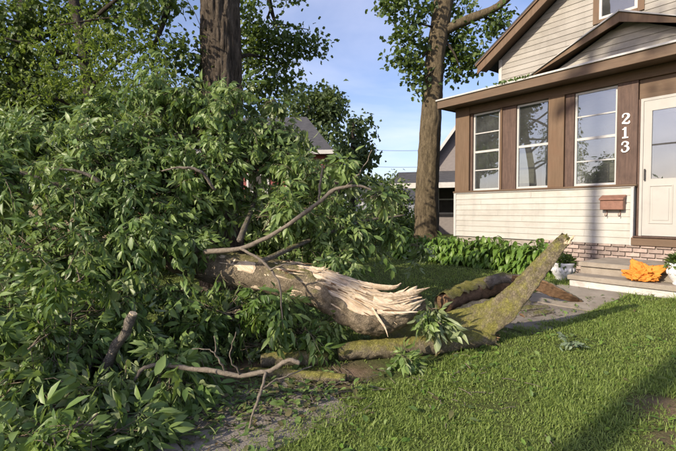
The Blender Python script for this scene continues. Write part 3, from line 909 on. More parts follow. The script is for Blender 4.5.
def digit(ch):
    mb = MB(); Y0, Y1 = -0.006, 0.0095
    if ch == '2':
        stroke(mb, [(-0.036, 0.122), (-0.030, 0.155), (0.0, 0.17), (0.036, 0.15), (0.036, 0.112), (0.0, 0.07), (-0.042, 0.02)], [0.011, 0.009, 0.008, 0.014, 0.016, 0.012, 0.007], Y0, Y1)
        stroke(mb, [(-0.044, 0.018), (-0.015, 0.022), (0.02, 0.012), (0.045, 0.018), (0.05, 0.05)], [0.008, 0.014, 0.015, 0.013, 0.005], Y0 + 0.0006, Y1)
        mb.lathe([(0.001, 0), (0.001, 0.0001)], 0, 0, 3)
        stroke(mb, [(-0.044, 0.124), (-0.028, 0.124)], [0.014, 0.014], Y0 + 0.0012, Y1, 3)
    elif ch == '1':
        mb.box(-0.013, 0.015, Y0, Y1, 0.02, 0.176)
        mb.box(-0.038, 0.04, Y0 + 0.0006, Y1, 0.0, 0.021)
        stroke(mb, [(-0.038, 0.142), (-0.02, 0.15), (0.002, 0.168)], [0.006, 0.009, 0.010], Y0 + 0.0012, Y1, 5)
    else:
        stroke(mb, [(-0.036, 0.138), (-0.022, 0.164), (0.01, 0.168), (0.034, 0.145), (0.028, 0.112), (-0.008, 0.096)], [0.012, 0.008, 0.009, 0.015, 0.011, 0.006], Y0, Y1)
        stroke(mb, [(-0.008, 0.098), (0.030, 0.086), (0.042, 0.05), (0.018, 0.012), (-0.022, 0.008), (-0.042, 0.038)], [0.006, 0.011, 0.016, 0.010, 0.008, 0.012], Y0 + 0.0006, Y1)
        stroke(mb, [(-0.046, 0.13), (-0.03, 0.13)], [0.012, 0.012], Y0 + 0.0012, Y1, 3)
        stroke(mb, [(-0.046, 0.042), (-0.03, 0.042)], [0.013, 0.013], Y0 + 0.0012, Y1, 3)
    return mb
for ch, hz in (('2', 1.40), ('1', 1.175), ('3', 0.95)):
    o = digit(ch).build('number', 'number', hs); o.location = (3.375, 0.0, Z(hz)); o.scale = (1.12, 1, 1)
    o['label'] = 'white serif house number ' + ch

# porch roof: soffit, fascia, drip edge, deck, shingles
FY = -0.40
hbox('soffit', 'brown_h', -0.17, PW + 0.17, FY + 0.03, 0.6, zsof + 0.003, zsof + 0.02, bevel=0)
hbox('fascia', 'brown_h', -0.19, PW + 0.19, FY, FY + 0.028, zsof - 0.015, zfas - 0.03)
hbox('fascia', 'brown_h', -0.195, -0.17, FY + 0.03, 1.5, zsof - 0.012, zfas - 0.03)
mb = MB(); mb.box(-0.215, PW + 0.215, FY - 0.03, FY + 0.005, zfas - 0.034, zfas)
mb.build('drip_edge', 'trim_white', hs, bevel=0.004)
mb = MB(); mb.box(-0.215, -0.185, FY + 0.006, 1.5, zfas - 0.034, zfas + 0.004)
mb.build('drip_edge', 'trim_white', hs, bevel=0.003)
mb = MB()
mb.add([(-0.21, FY - 0.02, zfas + 0.002), (PW + 0.21, FY - 0.02, zfas + 0.002), (PW + 0.21, 1.5, zfas + 0.34), (-0.21, 1.5, zfas + 0.34),
        (-0.21, FY - 0.02, zfas - 0.03), (PW + 0.21, FY - 0.02, zfas - 0.03), (PW + 0.21, 1.5, zfas + 0.30), (-0.21, 1.5, zfas + 0.30)],
       [(0, 1, 2, 3), (7, 6, 5, 4), (0, 4, 5, 1), (1, 5, 6, 2), (2, 6, 7, 3), (3, 7, 4, 0)])
mb.v = [(x, y + 0.03 if y < 0 else y, z) for x, y, z in mb.v]
mb.build('porch_roof', 'shingle', hs)

# little gable over the door
PC, PHW, PAZ = 3.42, 1.41, Z(3.09)
sl = (PAZ - zfas) / PHW
mb = MB(); mb.prism([(PC - PHW + 0.2, zfas + 0.004), (PC + PHW - 0.2, zfas + 0.004), (PC, PAZ - 0.12)], -0.2, 0.6)
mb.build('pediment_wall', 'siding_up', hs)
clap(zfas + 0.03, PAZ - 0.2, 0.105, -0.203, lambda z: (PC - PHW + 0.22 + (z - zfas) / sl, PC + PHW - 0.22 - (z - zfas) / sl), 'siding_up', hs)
for sgn in (-1, 1):
    def X(t): return PC + sgn * t
    def quad(t0, z0a, t1, z1a, th):
        q = [(X(t0), z0a - th), (X(t0), z0a), (X(t1), z1a), (X(t1), z1a - th)]
        return q
    mb = MB(); mb.prism(quad(0.001, PAZ - 0.03, PHW - 0.02, zfas + 0.012, 0.15), -0.43, -0.40); 
    mb.v = [(x, y, max(z, zfas + 0.004)) for x, y, z in mb.v]; mb.build('rake_board', 'brown', hs)
    mb = MB(); mb.prism(quad(0.001, PAZ - 0.05, PHW - 0.02, zfas + 0.0, 0.03), -0.395, -0.16); 
    mb.v = [(x, y, max(z, zfas + 0.004)) for x, y, z in mb.v]; mb.build('rake_soffit', 'brown', hs)
    mb = MB(); mb.prism(quad(0.002, PAZ, PHW + 0.04, zfas - 0.005, 0.028), -0.46, -0.425)
    mb.v = [(x, y, max(z, zfas + 0.006)) for x, y, z in mb.v]; mb.build('drip_edge', 'trim_white', hs)
    mb = MB(); mb.prism(quad(0.0, PAZ + 0.008, PHW + 0.04, zfas + 0.004, 0.03), -0.42, 1.5)
    mb.v = [(x, y, max(z, zfas + 0.006)) for x, y, z in mb.v]; mb.build('pediment_roof', 'shingle', hs)

# main house behind the porch
MX0, MX1, MY = 0.1, 5.9, 1.5
GXC = 0.5 * (MX0 + MX1)
slm = 0.66
ze = Z(3.60)                     # rake height where it meets the wall corner
def mspan(z):
    if z <= ze: return (MX0 + 0.06, MX1 - 0.06)
    k = (z - ze) / slm
    return (MX0 + 0.06 + k, MX1 - 0.06 - k)
zap = ze + slm * (GXC - MX0)
mb = MB(); mb.prism([(MX0, zfas), (MX1, zfas), (MX1, ze), (GXC, zap), (MX0, ze)], MY + 0.005, MY + 7.0)
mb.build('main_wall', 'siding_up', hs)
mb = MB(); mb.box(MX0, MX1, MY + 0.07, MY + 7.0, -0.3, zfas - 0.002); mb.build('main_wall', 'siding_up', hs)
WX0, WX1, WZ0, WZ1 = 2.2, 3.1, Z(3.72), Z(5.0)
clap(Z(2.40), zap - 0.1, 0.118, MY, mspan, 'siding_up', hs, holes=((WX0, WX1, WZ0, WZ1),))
hbox('corner_board', 'trim_white', MX0 - 0.02, MX0 + 0.06, MY - 0.025, MY + 0.08, Z(2.4), ze - 0.02)
mb = MB(); cw = 0.11
mb.box(WX0, WX0 + cw, MY - 0.03, MY + 0.02, WZ0, WZ1); mb.box(WX1 - cw, WX1, MY - 0.03, MY + 0.02, WZ0, WZ1)
mb.box(WX0 + cw, WX1 - cw, MY - 0.03, MY + 0.02, WZ1 - cw, WZ1); mb.box(WX0 + cw, WX1 - cw, MY - 0.04, MY + 0.02, WZ0, WZ0 + 0.06)
mb.build('window_casing', 'brown', hs)
mb = MB(); mb.box(WX0 + cw + 0.05, WX1 - cw - 0.05, MY - 0.002, MY + 0.003, WZ0 + 0.07, WZ1 - 0.12); mb.build('window_recess', 'dark_in', hs)
window(WX0 + cw + 0.002, WX1 - cw - 0.002, WZ0 + 0.062, WZ1 - cw - 0.002, MY - 0.025, 2, fw=0.05)
for sgn in (-1, 1):
    def X(t): return GXC + sgn * t
    HW = GXC - MX0 + 0.38
    zt0 = zap + 0.16; zt1 = zt0 - slm * HW
    def quad(off, th, t0=0.001, t1=HW):
        return [(X(t0), zt0 - off - th), (X(t0), zt0 - off), (X(t1), zt1 - off), (X(t1), zt1 - off - th)]
    mb = MB(); mb.prism(quad(0.03, 0.2), MY - 0.36, MY - 0.325); mb.build('rake_board', 'brown', hs)
    mb = MB(); mb.prism(quad(0.006, 0.05, 0.0015, HW + 0.03), MY - 0.395, MY - 0.362); mb.build('rake_trim', 'brown', hs)
    mb = MB(); mb.prism(quad(0.10, 0.025), MY - 0.32, MY + 0.01); mb.build('rake_soffit', 'brown_h', hs)
    mb = MB(); mb.prism(quad(-0.02, 0.045, 0.0, HW + 0.05), MY - 0.40, MY + 7.2); mb.build('roof', 'shingle', hs)
# dark fringe of moss caught on the roof edge
V, T, rn = batch(TPL_QUAD, np.stack([rng.normal(1.62, 0.2, 120), np.full(120, FY - 0.015) + rng.normal(0, 0.02, 120), np.full(120, zfas + 0.0) + rng.uniform(0, 0.02, 120)], 1),
                 orient(rng.normal(size=(120, 3)) + np.array([0, -0.4, 0.4]), rng.normal(size=(120, 3))), rng.uniform(0.03, 0.06, 120), rng.integers(0, 2, 120), rng.random(120))
mo = link('moss', np_mesh('moss', V, T, rn), 'leaf_hosta', hs); tag(mo, kind='stuff')

# ------------------------------------------------------------------ mailbox on the siding
mbx = empty('mailbox', (*loc2w(3.235, -0.018), GZ + Z(0.02)), ROT)
tag(mbx, 'small brown metal mailbox with scroll hooks on the white siding', 'mailbox')
mb = MB(); mb.box(-0.175, 0.175, -0.105, 0.0, 0.0, 0.19); mb.build('box', 'mailbox', mbx, bevel=0.008)
mb = MB()
mb.add([(-0.185, -0.13, 0.155), (0.185, -0.13, 0.155), (0.185, -0.13, 0.185), (-0.185, -0.13, 0.185), (-0.185, 0.0, 0.245), (0.185, 0.0, 0.245), (0.185, 0.0, 0.195), (-0.185, 0.0, 0.195)],
       [(0, 1, 2, 3), (3, 2, 5, 4), (4, 5, 6, 7), (7, 6, 1, 0), (0, 3, 4, 7), (1, 6, 5, 2)])
mb.build('lid', 'mailbox', mbx, bevel=0.005)
for sx in (-0.1, 0.1):
    pts = [(Vector((sx, -0.01, 0.01)), 0.006), (Vector((sx, -0.012, -0.07)), 0.006), (Vector((sx, -0.04, -0.11)), 0.006), (Vector((sx, -0.08, -0.09)), 0.006), (Vector((sx, -0.075, -0.055)), 0.005)]
    v, f = tube(pts, 14, 6, 0); q = MB(); q.add(v, f); q.build('hook', 'mailbox', mbx, True)

# ------------------------------------------------------------------ concrete steps
st = empty('front_steps', (*loc2w(3.19, 0), GZ), ROT)
tag(st, 'two worn concrete steps below the front door', 'steps')
def step_mesh(x0, x1, y0, y1, z0, z1, name, mat):
    mb = MB(); mb.box(x0, x1, y0, y1, z0, z1)
    me = mb.mesh(name); bm = bmesh.new(); bm.from_mesh(me)
    bmesh.ops.subdivide_edges(bm, edges=bm.edges[:], cuts=12, use_grid_fill=True)
    bmesh.ops.bevel(bm, geom=[e for e in bm.edges if e.calc_face_angle(0) > 1], offset=0.014, segments=2, affect='EDGES')
    for v in bm.verts:
        n = mnoise.noise(v.co * 4 + Vector((z1 * 9, 0, 0))); v.co += Vector((0, 0.008 * n, 0.006 * n))
    bm.to_mesh(me); bm.free()
    return link(name, me, mat, st)
step_mesh(0, 1.9, -1.06, 0.0, -0.1, Z(-0.83), 'riser', 'concrete')
step_mesh(-0.02, 1.92, -1.10, -0.003, Z(-0.834), Z(-0.765), 'tread', 'concrete')
step_mesh(0.0, 1.9, -1.40, -1.075, -0.1, Z(-1.0), 'riser', 'stepface')
step_mesh(-0.02, 1.92, -1.43, -1.07, Z(-1.004), Z(-0.935), 'tread', 'concrete')

# ================================================================== planters, cloth, hostas
def leaf_objects(parent, name, tpl_meshes, pos, R, sc, tidx):
    """single leaves as child objects sharing a few meshes"""
    inv = parent.matrix_world.inverted() if False else (Matrix.Translation(parent.location) @ Matrix.Rotation(parent.rotation_euler.z, 4, 'Z')).inverted()
    for p, r, s, k in zip(pos, R, sc, tidx):
        o = bpy.data.objects.new(name, tpl_meshes[int(k)])
        C.objects.link(o); o.parent = parent
        Mx = Matrix([[*(r[i] * s), p[i]] for i in range(3)] + [[0, 0, 0, 1]])
        o.matrix_basis = inv @ Mx

def tpl_meshes(tpls, name, mat):
    res = []
    for v, t in tpls:
        me = np_mesh(name, v, t, np.zeros(len(v))); me.materials.append(MAT[mat]); res.append(me)
    return res

def planter(x, y, z, label, r=0.17, h=0.27, seed=1):
    rg = np.random.default_rng(seed)
    e = empty('flower_pot', (x, y, z)); tag(e, label, 'flower pot', 'white pots by the steps')
    mb = MB()
    mb.lathe([(r * 0.62, 0.0), (r * 0.66, 0.02), (r * 0.6, 0.04), (r * 0.86, h * 0.3), (r * 0.98, h * 0.5), (r * 1.0, h * 0.68), (r * 0.93, h * 0.78), (r * 1.06, h * 0.88), (r * 1.06, h), (r * 0.9, h), (r * 0.88, h - 0.03)], n=48, wob=0.0)
    mb.build('pot', 'pot', e, True)
    me = None
    for k in range(14):
        a = 2 * math.pi * k / 14
        if me is None:
            q = MB(); q.lathe([(0.001, -0.035), (0.022, -0.02), (0.028, 0.0), (0.022, 0.02), (0.001, 0.035)], n=8)
            q.v = [(x_ * 0.9, y_ * 0.55, z_ * 1.1) for x_, y_, z_ in q.v]
            o = q.build('scallop', 'pot', e, True); me = o.data
        else: o = link('scallop', me, None, e)
        o.location = (math.cos(a) * r * 1.0, math.sin(a) * r * 1.0, h * 0.6); o.rotation_euler = (0, 0, a + math.pi / 2)
    mb = MB(); mb.lathe([(r * 0.86, h - 0.06), (r * 0.86, h - 0.025)], n=20); mb.build('soil', 'soil', e)
    n = 420
    d = norm(rg.normal(size=(n, 3))); d[:, 2] = np.abs(d[:, 2])
    pos = d * np.array([r * 1.0, r * 1.0, r * 1.0]) * rg.uniform(0.3, 1.0, (n, 1)) ** 0.5 + np.array([0, 0, h - 0.04])
    R = orient(d + rg.normal(size=(n, 3)) * 0.5, rg.normal(size=(n, 3)) * 0.5 + np.array([0, 0, 1]))
    V, T, rn = batch(TPL_SIMPLE, pos, R, rg.uniform(0.4, 0.75, n), rg.integers(0, 4, n), rg.random(n))
    o = link('foliage', np_mesh('pot_foliage', V, T, rn), 'leaf_tree', e); tag(o, kind='stuff')
    return e
wx, wy = loc2w(2.86, -0.92)
planter(wx, wy, G(wx, wy) + 0.0, 'white scalloped flower pot on the grass left of the steps', seed=3, h=0.28)
wx, wy = loc2w(4.52, -1.245)
planter(wx, wy, GZ + Z(-0.935), 'white scalloped flower pot on the lower step beside the orange cloth', r=0.155, h=0.28, seed=4)

# crumpled orange cloth slumped over the steps
def cloth_heap():
    bm = bmesh.new(); bmesh.ops.create_icosphere(bm, subdivisions=6, radius=1.0)
    horns = [(Vector((-0.35, 0.1, 0.9)).normalized(), 0.55, 0.42), (Vector((0.85, 0.1, 0.65)).normalized(), 0.75, 0.35), (Vector((-0.95, -0.2, 0.1)).normalized(), 0.30, 0.4),
             (Vector((0.5, -0.7, -0.2)).normalized(), 0.25, 0.4), (Vector((-0.4, -0.8, -0.25)).normalized(), 0.28, 0.4)]
    for v in bm.verts:
        d = v.co.normalized()
        r = 0.62
        for h, a, w in horns:
            k = max(0.0, 1 - (d - h).length / (w * 1.8)); r += a * k ** 1.5
        f = 0
        for s, am in ((1.6, 0.24), (3.6, 0.17), (8.0, 0.09), (16.0, 0.03)):
            f += am * (0.5 - 2.0 * abs(mnoise.noise(d * s + Vector((3.3, 1.7, s)))))
        r += f
        v.co = Vector((d.x * r * 0.26, d.y * r * 0.19, d.z * r * 0.16))
        v.co.z = max(v.co.z, -0.085 - 0.01 * mnoise.noise(d * 3))
    me = bpy.data.meshes.new('cloth'); bm.to_mesh(me); bm.free()
    me.polygons.foreach_set('use_smooth', [True] * len(me.polygons))
    return me
wx, wy = loc2w(4.08, -1.24)
oc = link('cloth', cloth_heap(), 'orange'); oc.location = (wx, wy, GZ + Z(-0.935) + 0.088); oc.rotation_euler = (0, 0, ROT + 0.35)
tag(oc, 'crumpled bright orange cloth dropped on the lower concrete step', 'cloth')

# hostas along the porch wall
hm = tpl_meshes(TPL_HOSTA, 'hosta_leaf', 'leaf_hosta')
for k in range(11):
    u = -1.15 + k * 0.355 + random.uniform(-0.05, 0.05); yl = -0.52 + random.uniform(-0.06, 0.06) - (0.1 if k > 8 else 0)
    x, y = loc2w(u, yl); e = empty('hosta', (x, y, G(x, y)), random.uniform(0, 6))
    tag(e, {0: 'green hosta at the left end of the row, nearest the bare tree trunk', 10: 'green hosta at the right end of the row, nearest the white flower pot'}.get(k, 'leafy green hosta in the row along the white porch wall'), 'plant', 'hostas planted along the porch wall')
    n = 170
    hgt = random.uniform(0.58, 0.70)
    th = np.arccos(rng.uniform(0.02, 1.0, n)); ph = rng.uniform(0, 2 * math.pi, n)
    d = np.stack([np.sin(th) * np.cos(ph), np.sin(th) * np.sin(ph), np.cos(th)], 1)
    rr = rng.uniform(0.72, 1.0, n)
    pos = d * np.array([0.31, 0.31, hgt]) * rr[:, None]
    pos[:, 2] = np.maximum(pos[:, 2], 0.10)
    yd = norm(d * np.array([1, 1, 0.25]) + np.array([0, 0, -0.55]) + rng.normal(size=(n, 3)) * 0.28)
    R = orient(yd, np.array([0, 0, 1.0]) + d * 0.8 + rng.normal(size=(n, 3)) * 0.3)
    pos = pos + np.array([x, y, G(x, y)])
    leaf_objects(e, 'leaf', hm, pos, R, rng.uniform(0.65, 1.05, n), rng.integers(0, 5, n))
    # stalks holding the leaves
    tw = [(np.array([0, 0, 0.0]), (p - np.array([x, y, G(x, y)])) * np.array([0.5, 0.5, 0.65]), p - np.array([x, y, G(x, y)])) for p in pos]
    e2 = link('stalk', twig_mesh('hosta_stalks', tw, 0.006, 0.004), 'leaf_hosta', e); tag(e2, kind='stuff')
    ca, sa = math.cos(-e.rotation_euler.z), math.sin(-e.rotation_euler.z)
    e2.rotation_euler = (0, 0, -e.rotation_euler.z)

# ================================================================== the broken trunk pieces
def gpt(px, py, dep, lift=None):
    q = P(px, py, dep)
    if lift is not None: q.z = G(q.x, q.y) + lift
    return q

def og(px, pyb, r, lift=0.0):
    """centre of a log of radius r whose lower edge is seen at this pixel, resting on the ground"""
    q = ground_hit(px, pyb); d = Vector((q.x, q.y, 0)).normalized()
    c = q + d * (r * 0.55); c.z = G(c.x, c.y) + r * 0.92 + lift
    return (c, r)
lg = empty('mossy_log', og(430, 354, 0.0)[0]); tag(lg, 'mossy split log on the lawn with a torn strip rearing upright', 'log')
tube_obj('trunk', [og(338, 362, 0.07), og(360, 360, 0.085), og(405, 358, 0.088), og(450, 353, 0.09), og(478, 348, 0.08), og(494, 345, 0.05)],
         'bark_moss', lg, rings=80, seg=34, amp=0.17, nscale=12, seed=2.0)
# the strip is the outer shell of the trunk, thin and bowed, bending up
def strip(pts, parent, name, mat, inner, flip=False):
    """pts: (Vector, half width, thickness, side Vector). Slab with its own thickness, split wood on the inner face"""
    n = 90
    ctrl = [(*p[0], p[1], p[2]) for p in pts]
    path = catmull(ctrl, n)
    sides = catmull([(*p[3], 0) for p in pts], n)
    V = []; Fo = []; Fi = []; m_ = 30
    off = parent.location
    for k in range(n + 1):
        c = Vector(path[k][:3]); tg = (Vector(path[min(k + 1, n)][:3]) - Vector(path[max(k - 1, 0)][:3])).normalized()
        sd = Vector(sides[k][:3]); sd = (sd - tg * sd.dot(tg)).normalized(); nn = tg.cross(sd).normalized() * (-1 if flip else 1)
        w = path[k][3]; th = path[k][4]
        for i in range(m_):
            a = 2 * math.pi * i / m_
            ex = math.copysign(abs(math.cos(a)) ** 0.7, math.cos(a)); ey = math.copysign(abs(math.sin(a)) ** 0.8, math.sin(a))
            q = c + sd * (w * ex) + nn * (th * ey + th * 0.5 * (ex * ex) * -1)
            rag = 0.10 * w * mnoise.noise(q * 14 + Vector((1, 2, 3))) + 0.10 * w * mnoise.noise(q * 34) * abs(ex)
            gr = abs(mnoise.noise(Vector((ex * 3.1, k * 0.035, w * 9)))) + 0.6 * abs(mnoise.noise(Vector((ex * 7.5, k * 0.08, w * 9))))
            q += sd * (rag * ex) + nn * (0.2 * th * mnoise.noise(q * 22) + (0.28 - gr) * 0.9 * th * ey)
            if k > n - 7: q += tg * (0.05 * mnoise.noise(q * 45 + Vector((9, 0, 0))))
            V.append(q - off)
    for k in range(n):
        for i in range(m_):
            a = k * m_ + i; b2 = k * m_ + (i + 1) % m_
            (Fi if m_ // 2 < i < m_ - 1 else Fo).append((a, b2, b2 + m_, a + m_))
    V.append(Vector(path[-1][:3]) - off); V.append(Vector(path[0][:3]) - off); L = len(V)
    for i in range(m_):
        Fi.append((n * m_ + i, n * m_ + (i + 1) % m_, L - 2)); Fi.append(((i + 1) % m_, i, L - 1))
    me = bpy.data.meshes.new(name); me.from_pydata([tuple(v) for v in V], [], Fo + Fi); me.update()
    me.polygons.foreach_set('use_smooth', [True] * len(me.polygons))
    me.materials.append(MAT[mat]); me.materials.append(MAT[inner])
    mi = [0] * len(Fo) + [1] * len(Fi); me.polygons.foreach_set('material_index', mi)
    return link(name, me, None, parent)
strip([(gpt(372, 342, 4.5), 0.09, 0.035, Vector((0.0, -0.75, -0.6))), (gpt(408, 336, 4.5), 0.16, 0.04, Vector((0.05, -0.75, -0.6))), (gpt(445, 329, 4.48), 0.205, 0.04, Vector((0.12, -0.75, -0.58))), (gpt(478, 321, 4.44), 0.195, 0.035, Vector((0.28, -0.75, -0.5))), (gpt(502, 308, 4.38), 0.15, 0.03, Vector((0.5, -0.7, -0.35))),
       (gpt(520, 290, 4.32), 0.112, 0.026, Vector((0.68, -0.65, -0.05))), (gpt(539, 268, 4.28), 0.09, 0.022, Vector((0.75, -0.6, 0.12))), (gpt(554, 251, 4.25), 0.072, 0.019, Vector((0.8, -0.55, 0.2))), (gpt(567, 236, 4.22), 0.055, 0.014, Vector((0.8, -0.5, 0.2)))],
      lg, 'torn_strip', 'bark_moss', 'wood_old', True)
# ragged fibres at the tip
def shards(name, parent, mat, n, base_fn, dir_fn, len_rng, w_rng, rg, single=False):
    """pointed splinters; each one a four-sided spike"""
    off = Vector(parent.location)
    objs = []
    for k in range(n):
        b0 = base_fn(rg); d = dir_fn(rg).normalized(); L = rg.uniform(*len_rng); w = rg.uniform(*w_rng); th = w * rg.uniform(0.25, 0.6)
        up = Vector((rg.normal(), rg.normal(), rg.normal())); s1 = d.cross(up).normalized(); s2 = d.cross(s1)
        mb = MB(); vs = []
        m_ = 5
        bend = s2 * rg.normal(0, 0.06) * L + s1 * rg.normal(0, 0.05) * L
        for j in range(m_):
            t = j / (m_ - 1); c = b0 + d * L * t + bend * t * t
            f = (1 - t ** 1.6) * (1 + 0.3 * rg.normal()) if j < m_ - 1 else 0.08
            f = max(f, 0.06)
            for sx, sy in ((-1, -0.4), (0.2, -1), (1, 0.5), (-0.3, 1)):
                vs.append(c + s1 * (w * 0.5 * f * sx) + s2 * (th * 0.5 * f * sy) - off)
        fs = [(0, 3, 2, 1), (16, 17, 18, 19)]
        for j in range(m_ - 1):
            for i in range(4):
                a = j * 4 + i; b2 = j * 4 + (i + 1) % 4; fs.append((a, b2, b2 + 4, a + 4))
        mb.add(vs, fs); objs.append(mb)
    if single:
        allm = MB()
        for mb in objs: allm.add(mb.v, mb.f)
        return allm.build(name, mat, parent)
    return [mb.build(name, mat, parent) for mb in objs]
rg = np.random.default_rng(5)
tip = gpt(566, 239, 4.22)
shards('splinter', lg, 'wood_cut', 14, lambda r: tip + Vector((r.normal(0, 0.02), r.normal(0, 0.02), -0.04 + r.normal(0, 0.02))), lambda r: Vector((0.35 + r.normal(0, 0.15), r.normal(0, 0.15), 0.9)), (0.04, 0.08), (0.02, 0.04), rg, True)
nub = og(492, 345, 0.06)[0]
shards('splinter', lg, 'wood_old', 16, lambda r: nub + Vector((r.normal(0, 0.03) - 0.05, r.normal(0, 0.03), r.normal(0, 0.035))), lambda r: Vector((1, r.normal(0, 0.3) - 0.2, r.normal(0, 0.3))), (0.05, 0.12), (0.015, 0.035), rg, True)

# hollow broken log behind it
hl = empty('hollow_log', og(480, 306, 0.0)[0]); tag(hl, 'broken hollow grey log lying behind the mossy log', 'log')
hp = [og(444, 315, 0.13), og(466, 307, 0.15), og(490, 299, 0.15), og(510, 294, 0.135), og(524, 292, 0.10)]
tube_obj('trunk', hp, 'bark_moss', hl, rings=44, seg=30, amp=0.2, nscale=8, seed=7.0, a0=lambda t: -3.0, a1=lambda t: 0.95, jag=0.8)
tube_obj('rotten_core', [(a, r * 0.80) for a, r in hp], 'wood_old', hl, rings=30, seg=18, amp=0.25, nscale=12, seed=3.0)
def gl_(px, py, dep): return P(px, py, dep)
tube_obj('trunk', [og(486, 294, 0.07), (P(489, 283, 5.95), 0.075), (P(501, 278, 5.9), 0.07), (P(517, 281, 5.85), 0.055), (P(531, 287, 5.8), 0.04)], 'bark_grey', hl, rings=34, seg=20, amp=0.3, nscale=10, seed=8.0)
tube_obj('trunk', [og(455, 320, 0.06), og(480, 314, 0.08), og(512, 310, 0.075), og(530, 309, 0.05)], 'bark_grey', hl, rings=34, seg=18, amp=0.3, nscale=11, seed=9.0)
# split plank-like slab leaning down to the walk
sp = empty('split_slab', og(560, 304, 0.0)[0]); tag(sp, 'split slab of brown heartwood leaning from the hollow log to the walk', 'log')
strip([(P(512, 277, 5.8), 0.05, 0.03, Vector((0.2, -0.5, 0.8))), (P(536, 283, 5.7), 0.10, 0.03, Vector((0.2, -0.6, 0.7))), (P(560, 293, 5.6), 0.09, 0.028, Vector((0.2, -0.7, 0.6))), (og(581, 303, 0.02)[0], 0.03, 0.018, Vector((0.2, -0.7, 0.6)))], sp, 'slab', 'bark_grey', 'wood_old', True)
for k, (pa, pb) in enumerate((((505, 313), (548, 309)), ((522, 318), (552, 314)))):
    e = empty('bark_scrap', og(*pa, 0.0)[0]); tag(e, ('long ' if k == 0 else 'short ') + 'dark bark scrap on the walk beside the mossy log', 'bark scrap')
    md = ((pa[0] + pb[0]) / 2, (pa[1] + pb[1]) / 2)
    strip([(og(*pa, 0.03)[0], 0.05, 0.018, Vector((0.2, 1, 0.2))), (og(*md, 0.04)[0], 0.06, 0.02, Vector((0.2, 1, 0.1))), (og(*pb, 0.03)[0], 0.03, 0.014, Vector((0.2, 1, 0.2)))], e, 'bark', 'bark_grey', 'wood_old')

# small logs and dead branch at the front
e = empty('thin_log', og(300, 380, 0.0)[0]); tag(e, 'thin greenish log on the bare soil below the splintered trunk', 'log')
tube_obj('trunk', [og(250, 376, 0.036), og(300, 381, 0.042), og(346, 384, 0.038)], 'bark_moss', e, rings=20, seg=12, amp=0.15, seed=4.0)
e = empty('shaded_log', og(280, 368, 0.0)[0]); tag(e, 'long shaded log lying under the splintered trunk', 'log')
tube_obj('trunk', [og(262, 368, 0.06), og(295, 367, 0.07), og(328, 366, 0.06)], 'bark_moss', e, rings=24, seg=14, amp=0.15, seed=5.0)
e = empty('dead_branch', gpt(262, 385, 3.1, 0.0)); tag(e, 'forked grey dead branch on the ground in front of the leaves', 'branch')
tube_obj('limb', [(P(160, 364, 3.25), 0.018), (P(205, 370, 3.18), 0.018), (P(240, 375, 3.1), 0.017), (P(270, 371, 3.05), 0.016), (P(288, 361, 3.0), 0.015), (P(300, 363, 3.0), 0.014)], 'deadtwig', e, kink=0.016, rings=40, seg=10, amp=0.25, nscale=22)
tube_obj('twig', [(P(266, 372, 3.05), 0.011), (P(263, 388, 2.98), 0.010), (P(256, 402, 2.92), 0.010), (gpt(248, 420, 2.9, 0.004), 0.006)], 'deadtwig', e, kink=0.016, rings=20, seg=8, amp=0.3, nscale=26)
tube_obj('twig', [(P(263, 388, 2.98), 0.007), (P(282, 378, 3.05), 0.006), (P(312, 366, 3.15), 0.004)], 'deadtwig', e, kink=0.016, rings=16, seg=6, amp=0.2)
tube_obj('twig', [(P(225, 372, 3.14), 0.008), (P(217, 356, 3.1), 0.006), (P(214, 336, 3.1), 0.003)], 'deadtwig', e, kink=0.016, rings=14, seg=6, amp=0.2)
tube_obj('twig', [(P(217, 356, 3.1), 0.005), (P(206, 349, 3.08), 0.004), (P(192, 349, 3.06), 0.003)], 'deadtwig', e, kink=0.016, rings=10, seg=6, amp=0.2)
tube_obj('twig', [(P(240, 375, 3.1), 0.007), (P(230, 356, 3.05), 0.005), (P(236, 332, 3.0), 0.003)], 'deadtwig', e, kink=0.016, rings=10, seg=6, amp=0.2)
tube_obj('twig', [(P(160, 364, 3.25), 0.016), (P(140, 372, 3.25), 0.014), (gpt(120, 395, 3.2, 0.01), 0.012)], 'deadtwig', e, kink=0.016, rings=14, seg=7, amp=0.2)

# ================================================================== the fallen tree
ft = empty('fallen_tree', gpt(300, 340, 4.1, 0.0)); tag(ft, 'storm felled tree with splintered pale trunk and a mass of green leaves', 'tree')
KT = 1.085
def PT(px, py, d): return P(px, py, d * KT)
tp = [(PT(40, 214, 5.9), 0.15), (PT(130, 240, 5.1), 0.175), (PT(195, 262, 4.65), 0.175), (PT(255, 273, 4.35), 0.178), (PT(300, 282, 4.15), 0.182), (PT(338, 296, 4.0), 0.20), (PT(368, 312, 3.9), 0.205), (PT(395, 312, 3.86), 0.165), (PT(424, 300, 3.84), 0.08)]
